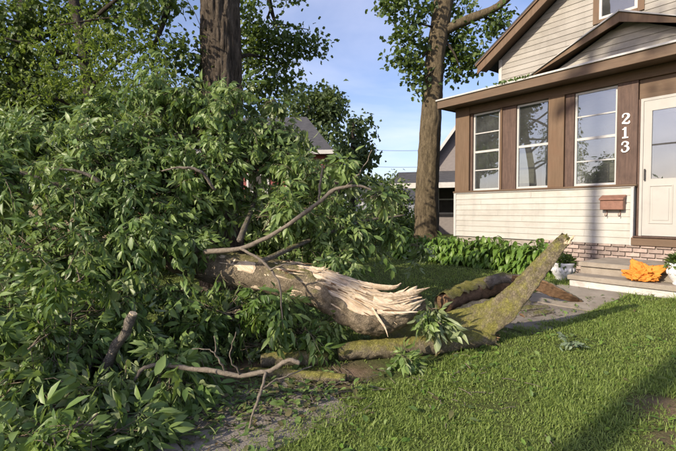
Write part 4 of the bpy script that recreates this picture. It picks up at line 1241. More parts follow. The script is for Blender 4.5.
# open shell of bark: torn away along the top towards the break (angle 0 = frame normal = up)
def op0(t): return 0.0 if t < 0.44 else min((t - 0.44) * 4.6, 1.0)
tube_obj('bark', tp, 'bark_fallen', ft, rings=170, seg=56, amp=0.13, nscale=11, seed=1.5, a0=lambda t: op0(t) * 1.35 + 0.02, a1=lambda t: 2 * math.pi - op0(t) * 0.9 - 0.02, jag=0.22)
core = [(Vector(a), r * 0.9) for a, r in tp[1:]]
tube_obj('wood_core', core[:-1] + [(PT(414, 301, 3.84), 0.11)], 'wood_raw', ft, rings=150, seg=90, amp=0.05, nscale=8, seed=6.0, groove=0.2, endjag=0.16)
rg = np.random.default_rng(21)
cpath = catmull([(*a, r) for a, r in core], 100); cfr = frames(cpath)
def surf_pt(r, lo, hi, a_lo, a_hi):
    k = int(r.uniform(lo, hi) * 100); c, tg, nn, bb = cfr[k]; a = r.uniform(a_lo, a_hi)
    d = nn * math.cos(a) + bb * math.sin(a)
    return c + d * cpath[k][3] * r.uniform(0.8, 1.0), tg, d
def lay(n, lo, hi, a_lo, a_hi, len_rng, w_rng, out_, jit, seed):
    rg = np.random.default_rng(seed)
    for _ in range(n):
        b0, tg, d = surf_pt(rg, lo, hi, a_lo, a_hi)
        shards('splinter', ft, 'wood_raw', 1, lambda r: b0, lambda r: tg + d * r.uniform(*out_) + Vector((r.normal(0, jit), r.normal(0, jit), r.normal(0, jit))), len_rng, w_rng, rg)
lay(12, 0.40, 0.66, -0.7, 1.3, (0.3, 0.65), (0.06, 0.13), (-0.05, 0.08), 0.045, 21)
lay(8, 0.66, 0.80, -0.8, 1.2, (0.2, 0.42), (0.06, 0.13), (0.0, 0.14), 0.07, 22)
lay(6, 0.80, 0.90, -0.9, 0.9, (0.12, 0.24), (0.04, 0.08), (0.05, 0.35), 0.14, 23)
lay(12, 0.45, 0.55, -0.6, 0.9, (0.06, 0.2), (0.02, 0.05), (0.2, 0.7), 0.2, 24)
rgf = np.random.default_rng(77); fm = MB(); fd = MB()
for k in range(260):
    b0, tg, d = surf_pt(rgf, 0.36, 0.86, -0.9, 1.35); b0 = b0 + d * 0.02
    L = rgf.uniform(0.06, 0.34); w = rgf.uniform(0.0025, 0.010); dd = (tg + d * rgf.uniform(-0.03, 0.16) + Vector(rgf.normal(0, 0.05, 3))).normalized()
    s1 = dd.cross(d).normalized(); c1 = b0 + dd * L * 0.5 + d * rgf.normal(0, 0.006); c2 = b0 + dd * L
    vs = [b0 - s1 * w, b0 + s1 * w, b0 + d * w, c1 - s1 * w * 0.8, c1 + s1 * w * 0.8, c1 + d * w * 0.9, c2]
    (fm if rgf.random() < 0.7 else fd).add([v - ft.location for v in vs], [(0, 1, 4, 3), (1, 2, 5, 4), (2, 0, 3, 5), (3, 4, 6), (4, 5, 6), (5, 3, 6), (0, 2, 1)])
o = fm.build('fibres', 'wood_raw', ft); tag(o, kind='stuff')
o = fd.build('fibres', 'wood_old', ft); tag(o, kind='stuff')
# long pale tongue reaching right, and hanging slivers
def tongue(pts, w, th):
    strip([(a, ww, min(th, ww * 0.45), Vector((0.1, -0.6, 0.7))) for a, ww in zip(pts, w)], ft, 'splinter', 'wood_raw', 'wood_raw')
tongue([PT(350, 292, 3.9), PT(385, 300, 3.82), PT(412, 294, 3.78), PT(428, 288, 3.76)], [0.05, 0.06, 0.04, 0.006], 0.03)
tongue([PT(345, 300, 3.88), PT(375, 309, 3.80), PT(405, 308, 3.75), PT(424, 300, 3.72)], [0.06, 0.07, 0.045, 0.006], 0.035)
tongue([PT(310, 268, 4.1), PT(335, 279, 4.0), PT(365, 286, 3.95), PT(392, 288, 3.92), PT(402, 283, 3.92)], [0.03, 0.05, 0.045, 0.028, 0.004], 0.03)
tongue([PT(372, 308, 3.72), PT(379, 319, 3.67), PT(385, 328, 3.66), PT(388, 337, 3.66)], [0.012, 0.016, 0.011, 0.003], 0.006)
tongue([PT(300, 270, 4.06), PT(330, 283, 3.93), PT(352, 302, 3.82), PT(366, 322, 3.76)], [0.015, 0.022, 0.02, 0.006], 0.012)
# patches where the bark is skinned off
tpath = catmull([(*a, r) for a, r in tp], 200); tfr = frames(tpath)
def patch(t0, a0, dt, da, seed):
    """bare wood plate bulging through the bark of the trunk"""
    V = []; Fc = []; n = 28
    def pt(t, a, k):
        x = t * 200; i = min(int(x), 199); f = x - i
        c = tfr[i][0].lerp(tfr[i + 1][0], f); r = tpath[i][3]
        return c + (tfr[i][2] * math.cos(a) + tfr[i][3] * math.sin(a)) * r * k - ft.location
    for rr, k in ((0.45, 1.085), (0.8, 1.075), (1.0, 1.03), (1.06, 0.9)):
        for i in range(n):
            a = 2 * math.pi * i / n; s = 1 + 0.5 * mnoise.noise(Vector((math.cos(a) * 1.7, math.sin(a) * 1.7, seed)))
            V.append(pt(t0 + math.cos(a) * dt * s * rr, a0 + math.sin(a) * da * s * rr, k))
    V.append(pt(t0, a0, 1.085))
    for i in range(n):
        j = (i + 1) % n; Fc.append((i, j, 4 * n))
        for q in range(3): Fc.append((q * n + n + i, q * n + n + j, q * n + j, q * n + i))
    me = bpy.data.meshes.new('bare_patch'); me.from_pydata([tuple(v) for v in V], [], Fc); me.update()
    bm = bmesh.new(); bm.from_mesh(me); bmesh.ops.recalc_face_normals(bm, faces=bm.faces); bm.to_mesh(me); bm.free()
    link('bare_patch', me, 'wood_raw', ft)
patch(3.0 / 8, 1.05, 0.024, 0.34, 1.0)
patch(2.15 / 8, 0.75, 0.022, 0.3, 2.0)

# limbs and twigs one can pick out
limb = lambda nm, pts, mat, **k: tube_obj(nm, pts, mat, ft, **k)
limb('branch', [(P(205, 252, 4.5), 0.028), (P(240, 248, 4.3), 0.024), (P(262, 240, 4.2), 0.021), (P(292, 222, 4.1), 0.020), (P(318, 203, 4.05), 0.019), (P(336, 189, 4.0), 0.017), (P(356, 185, 4.0), 0.014), (P(372, 190, 4.0), 0.009)], 'deadtwig', kink=0.016, rings=50, seg=10, amp=0.15, nscale=14)
limb('branch', [(P(319, 203, 4.05), 0.012), (P(320, 185, 4.05), 0.011), (P(323, 165, 4.05), 0.008)], 'deadtwig', kink=0.016, rings=14, seg=8, amp=0.15)
limb('branch', [(P(345, 187, 4.0), 0.008), (P(360, 172, 4.0), 0.006), (P(372, 150, 4.0), 0.004)], 'deadtwig', kink=0.016, rings=14, seg=6, amp=0.15)
limb('branch', [(P(240, 248, 4.2), 0.014), (P(258, 258, 4.1), 0.013), (P(274, 274, 4.02), 0.011), (P(281, 295, 3.98), 0.008), (P(283, 328, 3.95), 0.004)], 'deadtwig', kink=0.016, rings=30, seg=8, amp=0.2)
limb('branch', [(P(270, 270, 4.03), 0.008), (P(288, 264, 4.0), 0.007), (P(312, 266, 3.98), 0.004)], 'deadtwig', kink=0.016, rings=20, seg=6, amp=0.2)
limb('branch', [(P(104, 372, 3.4), 0.040), (P(116, 346, 3.36), 0.037), (P(126, 332, 3.33), 0.034), (P(129, 322, 3.31), 0.036), (P(133, 314, 3.3), 0.031)], 'bark_grey', rings=26, seg=14, amp=0.22, nscale=14)
cutend = P(133.2, 313.4, 3.3); dcut = (P(133, 314, 3.3) - P(129, 324, 3.31)).normalized()
v, f = tube([(cutend - dcut * 0.01, 0.028), (cutend + dcut * 0.004, 0.028)], 3, 14, 0.05); q = MB(); q.add([Vector(a) - ft.location for a in v], f); q.build('cut_end', 'wood_cut', ft)
limb('branch', [(P(170, 245, 5.1), 0.06), (P(120, 215, 4.8), 0.05), (P(70, 190, 4.6), 0.035), (P(20, 172, 4.4), 0.02)], 'bark_grey', rings=40, seg=10, amp=0.15)
limb('branch', [(P(120, 215, 4.8), 0.03), (P(105, 187, 4.5), 0.022), (P(80, 172, 4.4), 0.016), (P(45, 168, 4.3), 0.01)], 'bark_grey', rings=30, seg=8, amp=0.15)
limb('branch', [(P(195, 250, 4.6), 0.05), (P(190, 225, 5.3), 0.04), (P(165, 185, 5.8), 0.028), (P(155, 140, 6.0), 0.014)], 'bark_grey', rings=30, seg=10, amp=0.15)
limb('branch', [(P(215, 190, 4.45), 0.018), (P(200, 172, 4.35), 0.016), (P(183, 168, 4.3), 0.012), (P(162, 171, 4.3), 0.006)], 'deadtwig', kink=0.016, rings=24, seg=8, amp=0.2)
limb('branch', [(P(150, 255, 4.9), 0.05), (P(100, 290, 4.3), 0.045), (P(60, 320, 3.7), 0.035), (P(20, 350, 3.2), 0.02)], 'bark_grey', rings=30, seg=10, amp=0.15)
limb('branch', [(P(100, 290, 4.3), 0.03), (P(95, 350, 3.6), 0.025), (P(80, 385, 3.2), 0.02), (P(95, 420, 2.8), 0.012)], 'bark_grey', rings=30, seg=8, amp=0.15)
limb('branch', [(P(260, 262, 4.4), 0.03), (P(310, 240, 4.9), 0.025), (P(360, 222, 5.2), 0.02), (P(405, 215, 5.4), 0.012)], 'bark_grey', rings=30, seg=8, amp=0.15)
limb('branch', [(P(240, 240, 4.5), 0.035), (P(255, 195, 5.6), 0.025), (P(250, 150, 5.9), 0.018), (P(240, 115, 6.0), 0.008)], 'bark_grey', rings=30, seg=8, amp=0.15)

# leaf masses: (pixel x, y, distance, radius in pixels x, y)
def blob(px, py, dep, rx, ry, rd=None):
    s = dep / F
    c = P(px, py, dep)
    return ((c.x, c.y, c.z), (rx * s, (rd if rd else 0.5 * (rx + ry) * s), ry * s))
def gdepth(py):
    return ground_hit(60, max(py, 240)).y
def shift(lst, k, cap=0.92):
    return [(b[0], b[1], min(b[2] * k, cap * gdepth(b[1] + 0.35 * b[4])), b[3], b[4]) for b in lst]
UP = [(20, 150, 5.4, 45, 25), (75, 148, 5.4, 45, 28), (120, 145, 5.5, 40, 28), (160, 112, 5.6, 34, 36), (165, 140, 5.4, 38, 34), (200, 132, 5.5, 32, 42), (228, 116, 5.6, 26, 30), (262, 134, 5.6, 26, 34), (245, 170, 5.3, 35, 35),
      (285, 160, 5.5, 22, 30), (180, 165, 5.2, 40, 30), (120, 165, 5.0, 45, 30), (300, 180, 5.2, 22, 22), (30, 130, 5.8, 26, 14), (90, 130, 5.8, 24, 12), (166, 88, 5.6, 12, 16), (236, 96, 5.6, 9, 12), (104, 116, 5.7, 12, 10), (265, 106, 5.6, 9, 12), (195, 100, 5.6, 12, 14)]
MID = [(25, 190, 3.7, 45, 32), (75, 200, 3.8, 42, 32), (125, 205, 3.9, 40, 32), (170, 200, 4.1, 36, 34), (212, 195, 4.4, 32, 32), (165, 240, 3.8, 32, 26), (120, 250, 3.7, 38, 30), (70, 255, 3.5, 42, 32), (20, 250, 3.4, 40, 32), (195, 225, 4.0, 24, 20)]
RIGHT = [(308, 210, 5.2, 28, 20), (345, 226, 5.3, 22, 14), (300, 240, 5.2, 36, 18), (350, 248, 5.2, 30, 14), (382, 236, 5.5, 16, 12), (392, 212, 5.6, 16, 9), (410, 245, 5.7, 9, 9), (338, 165, 4.2, 9, 16), (355, 178, 4.15, 12, 12), (374, 195, 4.2, 9, 14), (270, 215, 4.9, 30, 28), (330, 262, 5.0, 40, 12)]
LOW = [(30, 320, 2.7, 45, 36), (75, 320, 2.8, 34, 36), (15, 385, 2.4, 36, 34), (65, 375, 2.6, 32, 30), (95, 425, 2.25, 26, 20), (25, 440, 2.1, 30, 22), (115, 300, 3.2, 30, 28), (150, 300, 3.5, 30, 30), (150, 345, 3.1, 30, 26), (170, 380, 3.05, 26, 18), (125, 390, 2.8, 24, 24),
       (195, 310, 3.6, 34, 28), (200, 345, 3.3, 26, 14), (10, 430, 2.35, 30, 26), (55, 445, 2.3, 30, 22), (115, 432, 2.6, 22, 18), (5, 340, 2.6, 26, 30), (130, 365, 2.9, 26, 22), (0, 400, 2.6, 26, 26), (70, 350, 3.0, 34, 26), (165, 400, 3.1, 20, 14),
       (15, 400, 3.1, 34, 26), (55, 405, 3.0, 34, 24), (110, 400, 3.1, 30, 24), (95, 365, 3.3, 34, 26), (155, 385, 3.4, 28, 18), (35, 350, 3.2, 38, 30), (195, 370, 3.4, 26, 14), (20, 300, 3.4, 34, 30), (80, 300, 3.5, 34, 26), (140, 415, 2.9, 20, 12), (40, 425, 2.8, 36, 18), (100, 445, 2.6, 26, 10)]
UNDER = [(240, 315, 4.25, 32, 28), (285, 320, 4.3, 30, 24), (320, 332, 4.3, 20, 14), (250, 345, 4.2, 30, 14)]
SPRAY = [(434, 310, 4.0, 4, 8), (438, 322, 4.0, 6, 5), (404, 356, 3.9, 3, 4)]
FB = [blob(*b) for b in UP + shift(MID, 1.24) + RIGHT + shift(LOW, 1.28) + UNDER + SPRAY]
rg = np.random.default_rng(42)
pos, R, sc, tw = twig_leaves(FB, 25.0, rg, twig_len=(0.25, 0.5), per=(6, 9), droop=0.42, scale=(0.75, 1.25))
sc *= np.clip(1.5 - 0.09 * pos[:, 1], 1.08, 1.2)
rnd_all = twig_leaves.rnd
keep = pos[:, 2] > Gn(pos[:, 0], pos[:, 1]) + 0.06
# leave the trunk, the splinters and the ground in front of them uncovered
px_, py_, dep_ = project(pos)
tl = np.interp(px_, [190, 250, 300, 340, 380, 420, 445], [250, 258, 264, 272, 280, 282, 300])
bl = np.interp(px_, [190, 250, 300, 340, 360, 420, 445], [280, 292, 300, 325, 338, 318, 310])
infront = dep_ < np.interp(px_, [190, 300, 400], [5.05, 4.6, 4.3])
keep &= ~((px_ > 205) & (px_ < 395) & (py_ > tl - 8) & (py_ < bl - 4) & infront & (rg.random(len(pos)) < 0.96))
keep &= ~((px_ > 106) & (px_ < 144) & (py_ > 298) & (py_ < 352) & (dep_ < 3.45))
pos, R, sc = pos[keep], R[keep], sc[keep]
tid = rg.integers(0, len(TPL_COMP), len(pos)); rnd = rnd_all[keep]
px_, py_, dep_ = project(pos + R[:, :, 1] * 0.1)
cell = (np.floor(px_ / 14).astype(int) * 1000 + np.floor(py_ / 14).astype(int))
order = np.argsort(dep_)
first = {}
for i in order:
    if 0 <= px_[i] < 676 and 0 <= py_[i] < 451 and cell[i] not in first: first[cell[i]] = i
cand = sorted(first.values(), key=lambda i: dep_[i] / sc[i])[:300]
mask = np.zeros(len(pos), bool); mask[cand] = True
lm = tpl_meshes(TPL_COMP, 'leaf', 'leaf_fallen')
leaf_objects(ft, 'leaf', lm, pos[mask], R[mask], sc[mask], tid[mask])
rest = ~mask
loc = np.array(ft.location)
V, T, rn = batch(TPL_COMP, pos[rest] - loc, R[rest], sc[rest], tid[rest], rnd[rest])
o = link('foliage', np_mesh('fallen_foliage', V, T, rn), 'leaf_fallen', ft); tag(o, kind='stuff')
o = link('twigs', twig_mesh('fallen_twigs', [(a - loc, b2 - loc, c - loc) for a, b2, c in tw], 0.006, 0.002), 'twig', ft); tag(o, kind='stuff')
print('fallen leaves', len(pos), 'tris', len(T))

# fresh green saplings and weeds growing up through the fallen limbs in front
def bush(name, label, cat, group, blobs, dens, mat, seed, base, tpls=TPL_COMP, **kw):
    rg = np.random.default_rng(seed)
    pos, R, sc, tw = twig_leaves(blobs, dens, rg, **kw)
    k = pos[:, 2] > Gn(pos[:, 0], pos[:, 1]) + 0.02
    pos, R, sc = pos[k], R[k], sc[k]
    e = empty(name, base); tag(e, label, cat, group)
    loc = np.array(base)
    V, T, rn = batch(tpls, pos - loc, R, sc, rg.integers(0, len(tpls), len(pos)), rg.random(len(pos)))
    o = link('foliage', np_mesh(name + '_foliage', V, T, rn), mat, e); tag(o, kind='stuff')
    stems = []
    for (c, r) in blobs:
        c = np.array(c); b0 = np.array([c[0] * 0.4 + loc[0] * 0.6, c[1] * 0.4 + loc[1] * 0.6, loc[2]])
        stems.append((b0 - loc, (b0 * 0.5 + c * 0.5) - loc, c - loc))
    o = link('stem', twig_mesh(name + '_stems', stems + [(a - loc, b2 - loc, c - loc) for a, b2, c in tw], 0.007, 0.0025), 'twig', e); tag(o, kind='stuff')
    return e
bush('sapling', 'bright green sapling leaves low in front at the lower left corner', 'sapling', None, [blob(92, 422, 2.35, 24, 18), blob(70, 438, 2.25, 18, 14)], 26, 'leaf_fresh', 51, gpt(85, 445, 2.1, 0.0), scale=(0.7, 1.0))
bush('sapling', 'green sapling in the shade beneath the splintered trunk', 'sapling', None, [blob(235, 312, 4.2, 28, 20), blob(275, 318, 4.2, 24, 18), blob(300, 335, 4.15, 20, 12)], 26, 'leaf_fresh', 52, gpt(262, 350, 4.1, 0.0), scale=(0.75, 1.05))
bush('sapling', 'sunlit green sapling at the left edge in front of the fallen crown', 'sapling', None, [blob(55, 300, 3.2, 22, 24), blob(75, 285, 3.3, 14, 18), blob(30, 345, 3.0, 24, 22)], 20, 'leaf_fresh', 53, gpt(50, 400, 3.1, 0.0), scale=(0.7, 1.0))
bush('sapling', 'yellow green sapling between the lawn and the fallen branches', 'sapling', None, [blob(350, 262, 5.0, 14, 10), blob(335, 272, 4.9, 10, 8)], 18, 'leaf_fresh', 54, gpt(345, 280, 5.0, 0.0), scale=(0.6, 0.9))

# torn sprigs lying on the grass
def sprig(px, py, n, label, seed, mat, spread=0.09, sz=1.0):
    rg = np.random.default_rng(seed); q = ground_hit(px, py)
    e = empty('leaf_sprig', (q.x, q.y, q.z)); tag(e, label, 'leaf sprig', 'torn sprigs on the lawn')
    d = norm(np.stack([rg.normal(size=n), rg.normal(size=n), np.abs(rg.normal(size=n)) * 0.6 + 0.25], 1))
    pos = np.array(q)[None] + np.stack([rg.normal(0, spread, n), rg.normal(0, spread * 0.5, n), rg.uniform(0.03, 0.07, n)], 1)
    R = orient(d, np.array([0, 0, 1.0]) + rg.normal(size=(n, 3)) * 0.6)
    ms = tpl_meshes(TPL_COMP, 'leaf', mat)
    leaf_objects(e, 'leaf', ms, pos, R, rg.uniform(0.55, 0.85, n) * sz, rg.integers(0, len(TPL_COMP), n))
    tube_obj('stem', [(pos[0], 0.004), (np.array(q) + np.array([0, 0, 0.035]), 0.005), (pos[-1], 0.004)], 'twig', e, rings=8, seg=6)
sprig(573, 350, 12, 'pale grey green leaf sprig lying alone on the open lawn', 61, 'leaf_pale')
sprig(405, 362, 11, 'leaf sprig on the grass in front of the mossy log', 62, 'leaf_fallen', 0.06)
sprig(470, 372, 4, 'tiny dull leaf sprig on the lawn below the mossy log', 63, 'leaf_fallen', 0.05, 0.6)
sprig(378, 345, 9, 'leaf sprig caught under the splintered trunk end', 64, 'leaf_fallen', 0.06)

# ================================================================== standing trees
def crown(parent, blobs, n_per_m2, tpls, mat, seed, scale, name='crown', clus=0.16, per=6, flat=0.7):
    """leaf clusters scattered through blobs, denser towards their outsides"""
    rg = np.random.default_rng(seed); P_ = []
    D_ = []
    for c, r in blobs:
        c = np.array(c); r = np.array(r) if hasattr(r, '__len__') else np.array([r] * 3)
        n = int(n_per_m2 * (r[0] * r[2]) * 3.14) + 2
        d = norm(rg.normal(size=(n, 3)))
        rad = rg.uniform(0.12, 1.0, (n, 1)) ** 0.55
        wob = 1 + 0.35 * np.array([mnoise.noise(Vector((*(q * 2.2 + c),))) for q in d])[:, None]
        cc = c + d * r * rad * wob
        for _ in range(per):
            P_.append(cc + rg.normal(size=(n, 3)) * clus * np.array([1, 1, 0.7])); D_.append(d)
    pos = np.vstack(P_); d = np.vstack(D_)
    yd = norm(d * 0.7 + rg.normal(size=pos.shape) * 0.7 + np.array([0, 0, -0.35]))
    R = orient(yd, np.array([0, 0, flat]) + rg.normal(size=pos.shape) * 0.6 + d * 0.4)
    loc = np.array(parent.location)
    V, T, rn = batch(tpls, pos - loc, R, rg.uniform(*scale, len(pos)), rg.integers(0, len(tpls), len(pos)), rg.random(len(pos)))
    o = link(name, np_mesh(name, V, T, rn), mat, parent); tag(o, kind='stuff')
    return len(T)
NT = 0

# big tree behind the fallen crown
b0 = P(221, 200, 7.2); b0.z = G(b0.x, b0.y)
t1 = empty('tree', b0); tag(t1, 'thick furrowed tree trunk standing behind the fallen branches, leaves spreading both sides', 'tree')
tube_obj('trunk', [((b0.x + 0.02, b0.y, b0.z - 0.1), 0.42), ((b0.x + 0.02, b0.y, b0.z + 0.4), 0.335), (P(222, 120, 7.2), 0.315), (P(221, 40, 7.2), 0.30), (P(220, -40, 7.2), 0.285), (P(221, -140, 7.2), 0.27), (P(214, -260, 7.2), 0.2)], 'bark_left', t1, rings=190, seg=110, amp=0.04, nscale=5, ridge=0.11, ridge_n=56)
def tl(pts, mat='bark_dark', p=t1, **k): tube_obj('branch', pts, mat, p, rings=30, seg=9, amp=0.12, **k)
tl([(P(230, -60, 7.2), 0.09), (P(262, -20, 8.0), 0.06), (P(272, 12, 8.3), 0.035), (P(280, 40, 8.3), 0.02)])
tl([(P(272, 5, 8.3), 0.02), (P(268, 22, 8.3), 0.016), (P(285, 25, 8.3), 0.012), (P(310, 30, 8.3), 0.006)])
tl([(P(232, 60, 7.4), 0.04), (P(250, 55, 7.9), 0.03), (P(270, 60, 8.3), 0.02), (P(290, 65, 8.4), 0.01)])
tl([(P(212, -60, 7.2), 0.11), (P(180, -20, 7.0), 0.07), (P(166, 14, 6.9), 0.05), (P(160, 32, 6.8), 0.03), (P(150, 50, 6.8), 0.015)])
tl([(P(167, 10, 6.9), 0.035), (P(163, -12, 6.9), 0.035), (P(175, -40, 6.9), 0.03)])
tl([(P(160, 32, 6.8), 0.02), (P(140, 20, 6.8), 0.018), (P(110, 18, 6.8), 0.014), (P(60, 25, 6.8), 0.01)])
T1 = [blob(*b) for b in ((272, 38, 8.3, 24, 14), (300, 42, 8.3, 18, 13), (318, 46, 8.3, 10, 8), (255, 60, 8.3, 16, 14), (285, 62, 8.4, 14, 10), (275, 82, 8.4, 26, 10), (255, 92, 8.4, 16, 12), (250, 15, 8.2, 12, 18), (285, -4, 8.2, 18, 5),
                        (185, 42, 6.9, 12, 8), (190, 65, 7.0, 10, 8), (170, 58, 6.9, 18, 10), (200, 85, 7.2, 14, 12), (165, 5, 6.8, 18, 10), (140, 15, 6.8, 20, 14), (255, 40, 8.2, 14, 14))]
NT += crown(t1, T1, 210, TPL_LOBE, 'leaf_tree', 71, (0.6, 0.95), clus=0.12)

# yellow-green tree further left, catching the sun
b0 = P(95, 200, 7.6); b0.z = G(b0.x, b0.y)
t2 = empty('tree', b0); tag(t2, 'leafy lime green tree at the upper left, sunlit leaves above the fallen crown', 'tree')
tube_obj('trunk', [((b0.x, b0.y, -0.1), 0.16), (P(95, 150, 7.6), 0.12), (P(85, 60, 7.8), 0.10), (P(70, -20, 8.0), 0.08), (P(60, -90, 8.0), 0.05)], 'bark_dark', t2, rings=50, seg=14, amp=0.1)
for pts in ([(88, 90), (120, 60), (160, 40)], [(85, 60), (50, 50), (5, 38)], [(92, 120), (60, 100), (20, 95)], [(80, 30), (110, 5), (140, -20)], [(95, 130), (130, 110), (165, 100)]):
    tl([(P(*pts[0], 7.7), 0.04), (P(*pts[1], 7.3), 0.03), (P(*pts[2], 7.0), 0.012)], p=t2)
T2 = [blob(*b) for b in ((118, 42, 6.7, 26, 16), (150, 45, 6.8, 22, 18), (100, 60, 6.6, 22, 16), (140, 75, 6.6, 22, 18), (110, 92, 6.6, 26, 16), (150, 100, 6.6, 20, 16), (95, 118, 6.5, 24, 14), (130, 120, 6.5, 22, 14), (60, 65, 6.9, 22, 18), (40, 90, 7.0, 24, 16), (75, 22, 7.0, 24, 14), (45, 40, 7.0, 24, 14), (160, 70, 6.6, 14, 14))]
NT += crown(t2, T2, 62, TPL_COMP, 'leaf_lime', 72, (0.6, 0.95), clus=0.15, flat=0.4)

# darker tree behind on the far left, reaching over the top edge
b0 = P(15, 200, 9.5); b0.z = G(b0.x, b0.y)
t3 = empty('tree', b0); tag(t3, 'dark green tree filling the top left corner behind the lime tree', 'tree')
tube_obj('trunk', [((b0.x, b0.y, -0.1), 0.25), (P(15, 120, 9.5), 0.2), (P(25, 20, 9.5), 0.17), (P(40, -80, 9.5), 0.12)], 'bark_dark', t3, rings=50, seg=16, amp=0.1)
for pts in ([(18, 90), (50, 70), (90, 62)], [(22, 50), (70, 20), (120, 5)], [(20, 70), (-20, 40), (-60, 20)], [(30, 0), (60, -20), (100, -30)]):
    tl([(P(*pts[0], 9.5), 0.07), (P(*pts[1], 9.0), 0.04), (P(*pts[2], 8.6), 0.015)], p=t3)
T3 = [blob(*b) for b in ((10, 20, 8.6, 30, 22), (50, 12, 8.8, 28, 18), (95, 8, 8.8, 26, 14), (130, -5, 8.8, 26, 16), (25, 55, 9.0, 30, 20), (70, 45, 9.2, 28, 18), (110, 40, 9.2, 20, 14), (15, 95, 9.0, 30, 18), (60, 95, 9.4, 24, 18), (60, 125, 9.4, 34, 14), (100, 105, 9.4, 24, 16), (150, 112, 9.4, 24, 12), (-20, 60, 9.0, 24, 40), (165, -8, 8.6, 20, 10), (15, 120, 9.0, 20, 14), (185, 120, 9.6, 20, 12))]
NT += crown(t3, T3, 130, TPL_LOBE, 'leaf_tree', 73, (0.75, 1.15), clus=0.17)

# tree beside the porch
b0 = P(427, 200, 12.2); b0.z = GZ
t4 = empty('tree', b0); tag(t4, 'tall bare trunked tree beside the porch with a limb over the roof', 'tree')
tube_obj('trunk', [((b0.x - 0.05, b0.y, b0.z - 0.1), 0.42), ((b0.x, b0.y, b0.z + 0.5), 0.33), (P(427, 190, 12.2), 0.30), (P(431, 120, 12.2), 0.27), (P(435, 60, 12.2), 0.25), (P(441, 20, 12.2), 0.245), (P(446, -20, 12.2), 0.25), (P(452, -90, 12.2), 0.2)], 'bark_right', t4, rings=120, seg=48, amp=0.05, nscale=5, ridge=0.075, ridge_n=30)
tube_obj('branch', [(P(437, 34, 12.2), 0.16), (P(452, 27, 12.1), 0.13), (P(472, 18, 12.0), 0.12), (P(492, 10, 11.9), 0.10), (P(508, -2, 11.8), 0.09), (P(530, -25, 11.7), 0.07)], 'bark_right', t4, rings=40, seg=16, amp=0.1)
for pts in ([(440, 30), (425, 25), (408, 22)], [(432, 45), (420, 60), (408, 62)], [(445, 40), (455, 55), (460, 70)], [(444, -5), (415, -2), (385, 8)], [(480, 15), (500, 25), (508, 35)], [(448, 35), (440, 60), (425, 80)]):
    tube_obj('branch', [(P(*pts[0], 12.2), 0.04), (P(*pts[1], 12.0), 0.025), (P(*pts[2], 11.9), 0.01)], 'bark_dark', t4, rings=14, seg=7, amp=0.1)
T4 = [blob(*b) for b in ((388, 6, 11.8, 12, 10), (404, 2, 11.8, 10, 7), (410, 20, 11.9, 9, 9), (405, 38, 11.9, 12, 11), (402, 55, 11.9, 12, 9), (413, 68, 11.9, 10, 10), (418, 84, 12.0, 8, 9), (423, 50, 12.3, 8, 12), (462, 40, 12.3, 12, 11), (460, 58, 12.3, 12, 10), (455, 74, 12.3, 8, 8), (470, 66, 12.3, 8, 8), (500, 20, 12.0, 10, 12), (490, 30, 12.0, 8, 8), (462, 5, 12.2, 10, 8), (425, 4, 12.0, 8, 9), (478, 55, 12.3, 6, 8), (450, 45, 12.6, 10, 14))]
NT += crown(t4, T4, 100, TPL_LOBE, 'leaf_tree', 74, (0.95, 1.45), clus=0.15)

# ================================================================== beyond the garden
def far_tree(px, depth, top, w, base_py, label, seed, mat='leaf_far', dens=5.0, sc=(0.32, 0.6), lobes=18, grp='trees beyond the garden'):
    rg = np.random.default_rng(seed)
    g = P(px, 211, depth); zt = P(px, top, depth).z; zb = 0.0
    e = empty('tree', (g.x, g.y, G(g.x, g.y))); tag(e, label, 'tree', grp)
    r = w * depth / F; hgt = zt
    tube_obj('trunk', [((g.x, g.y, -0.1), 0.03 * hgt), ((g.x, g.y, hgt * 0.45), 0.022 * hgt), ((g.x + 0.1, g.y, hgt * 0.85), 0.008 * hgt)], 'bark_dark', e, rings=12, seg=8, amp=0.08)
    bl = []
    cz = hgt * (0.62 if base_py is None else 0.6); rz = hgt - cz
    for k in range(lobes):
        a = rg.uniform(0, 6.28); h = rg.uniform(-0.8, 0.72); rr = math.sqrt(max(1 - h * h, 0.1)) * r * 0.6
        s = rg.uniform(0.24, 0.42)
        bl.append(((g.x + math.cos(a) * rr, g.y + math.sin(a) * rr, cz + h * rz), (r * s, r * s, min(rz, r) * s)))
    return crown(e, bl, dens * 4.2 * (20.0 / depth) ** 2, TPL_QUAD, mat, seed, (sc[0] * depth / 46, sc[1] * depth / 46), clus=0.014 * depth, per=7)
NT += far_tree(308, 26, 74, 38, None, 'round dark tree behind the grey hip roof', 81, dens=12, lobes=26)
NT += far_tree(352, 30, 98, 20, None, 'smaller dark tree right of the round one behind the roof', 82, dens=12)
NT += far_tree(330, 25, 140, 22, None, 'low bushy tree in front of the dark trees, right of the grey roof', 83, dens=7)
for k, (px, dep, top, w, lb) in enumerate(((388, 60, 182, 26, 'low distant tree left of the bare trunk'), (415, 70, 184, 24, 'low distant tree just behind the bare trunk'), (365, 55, 178, 18, 'distant tree right of the dark trees'),
        (250, 45, 110, 40, 'tall distant tree behind the thick furrowed trunk'), (170, 40, 80, 46, 'tall distant tree left of the furrowed trunk'), (80, 40, 60, 50, 'tall distant tree behind the lime green tree'), (0, 38, 50, 50, 'tall distant tree at the left edge'), (-80, 36, 60, 50, 'tall distant tree beyond the left edge'), (470, 60, 170, 24, 'distant tree behind the neighbouring gable'))):
    NT += far_tree(px, dep, top, w, None, lb, 90 + k, dens=6)
print('tree tris', NT)

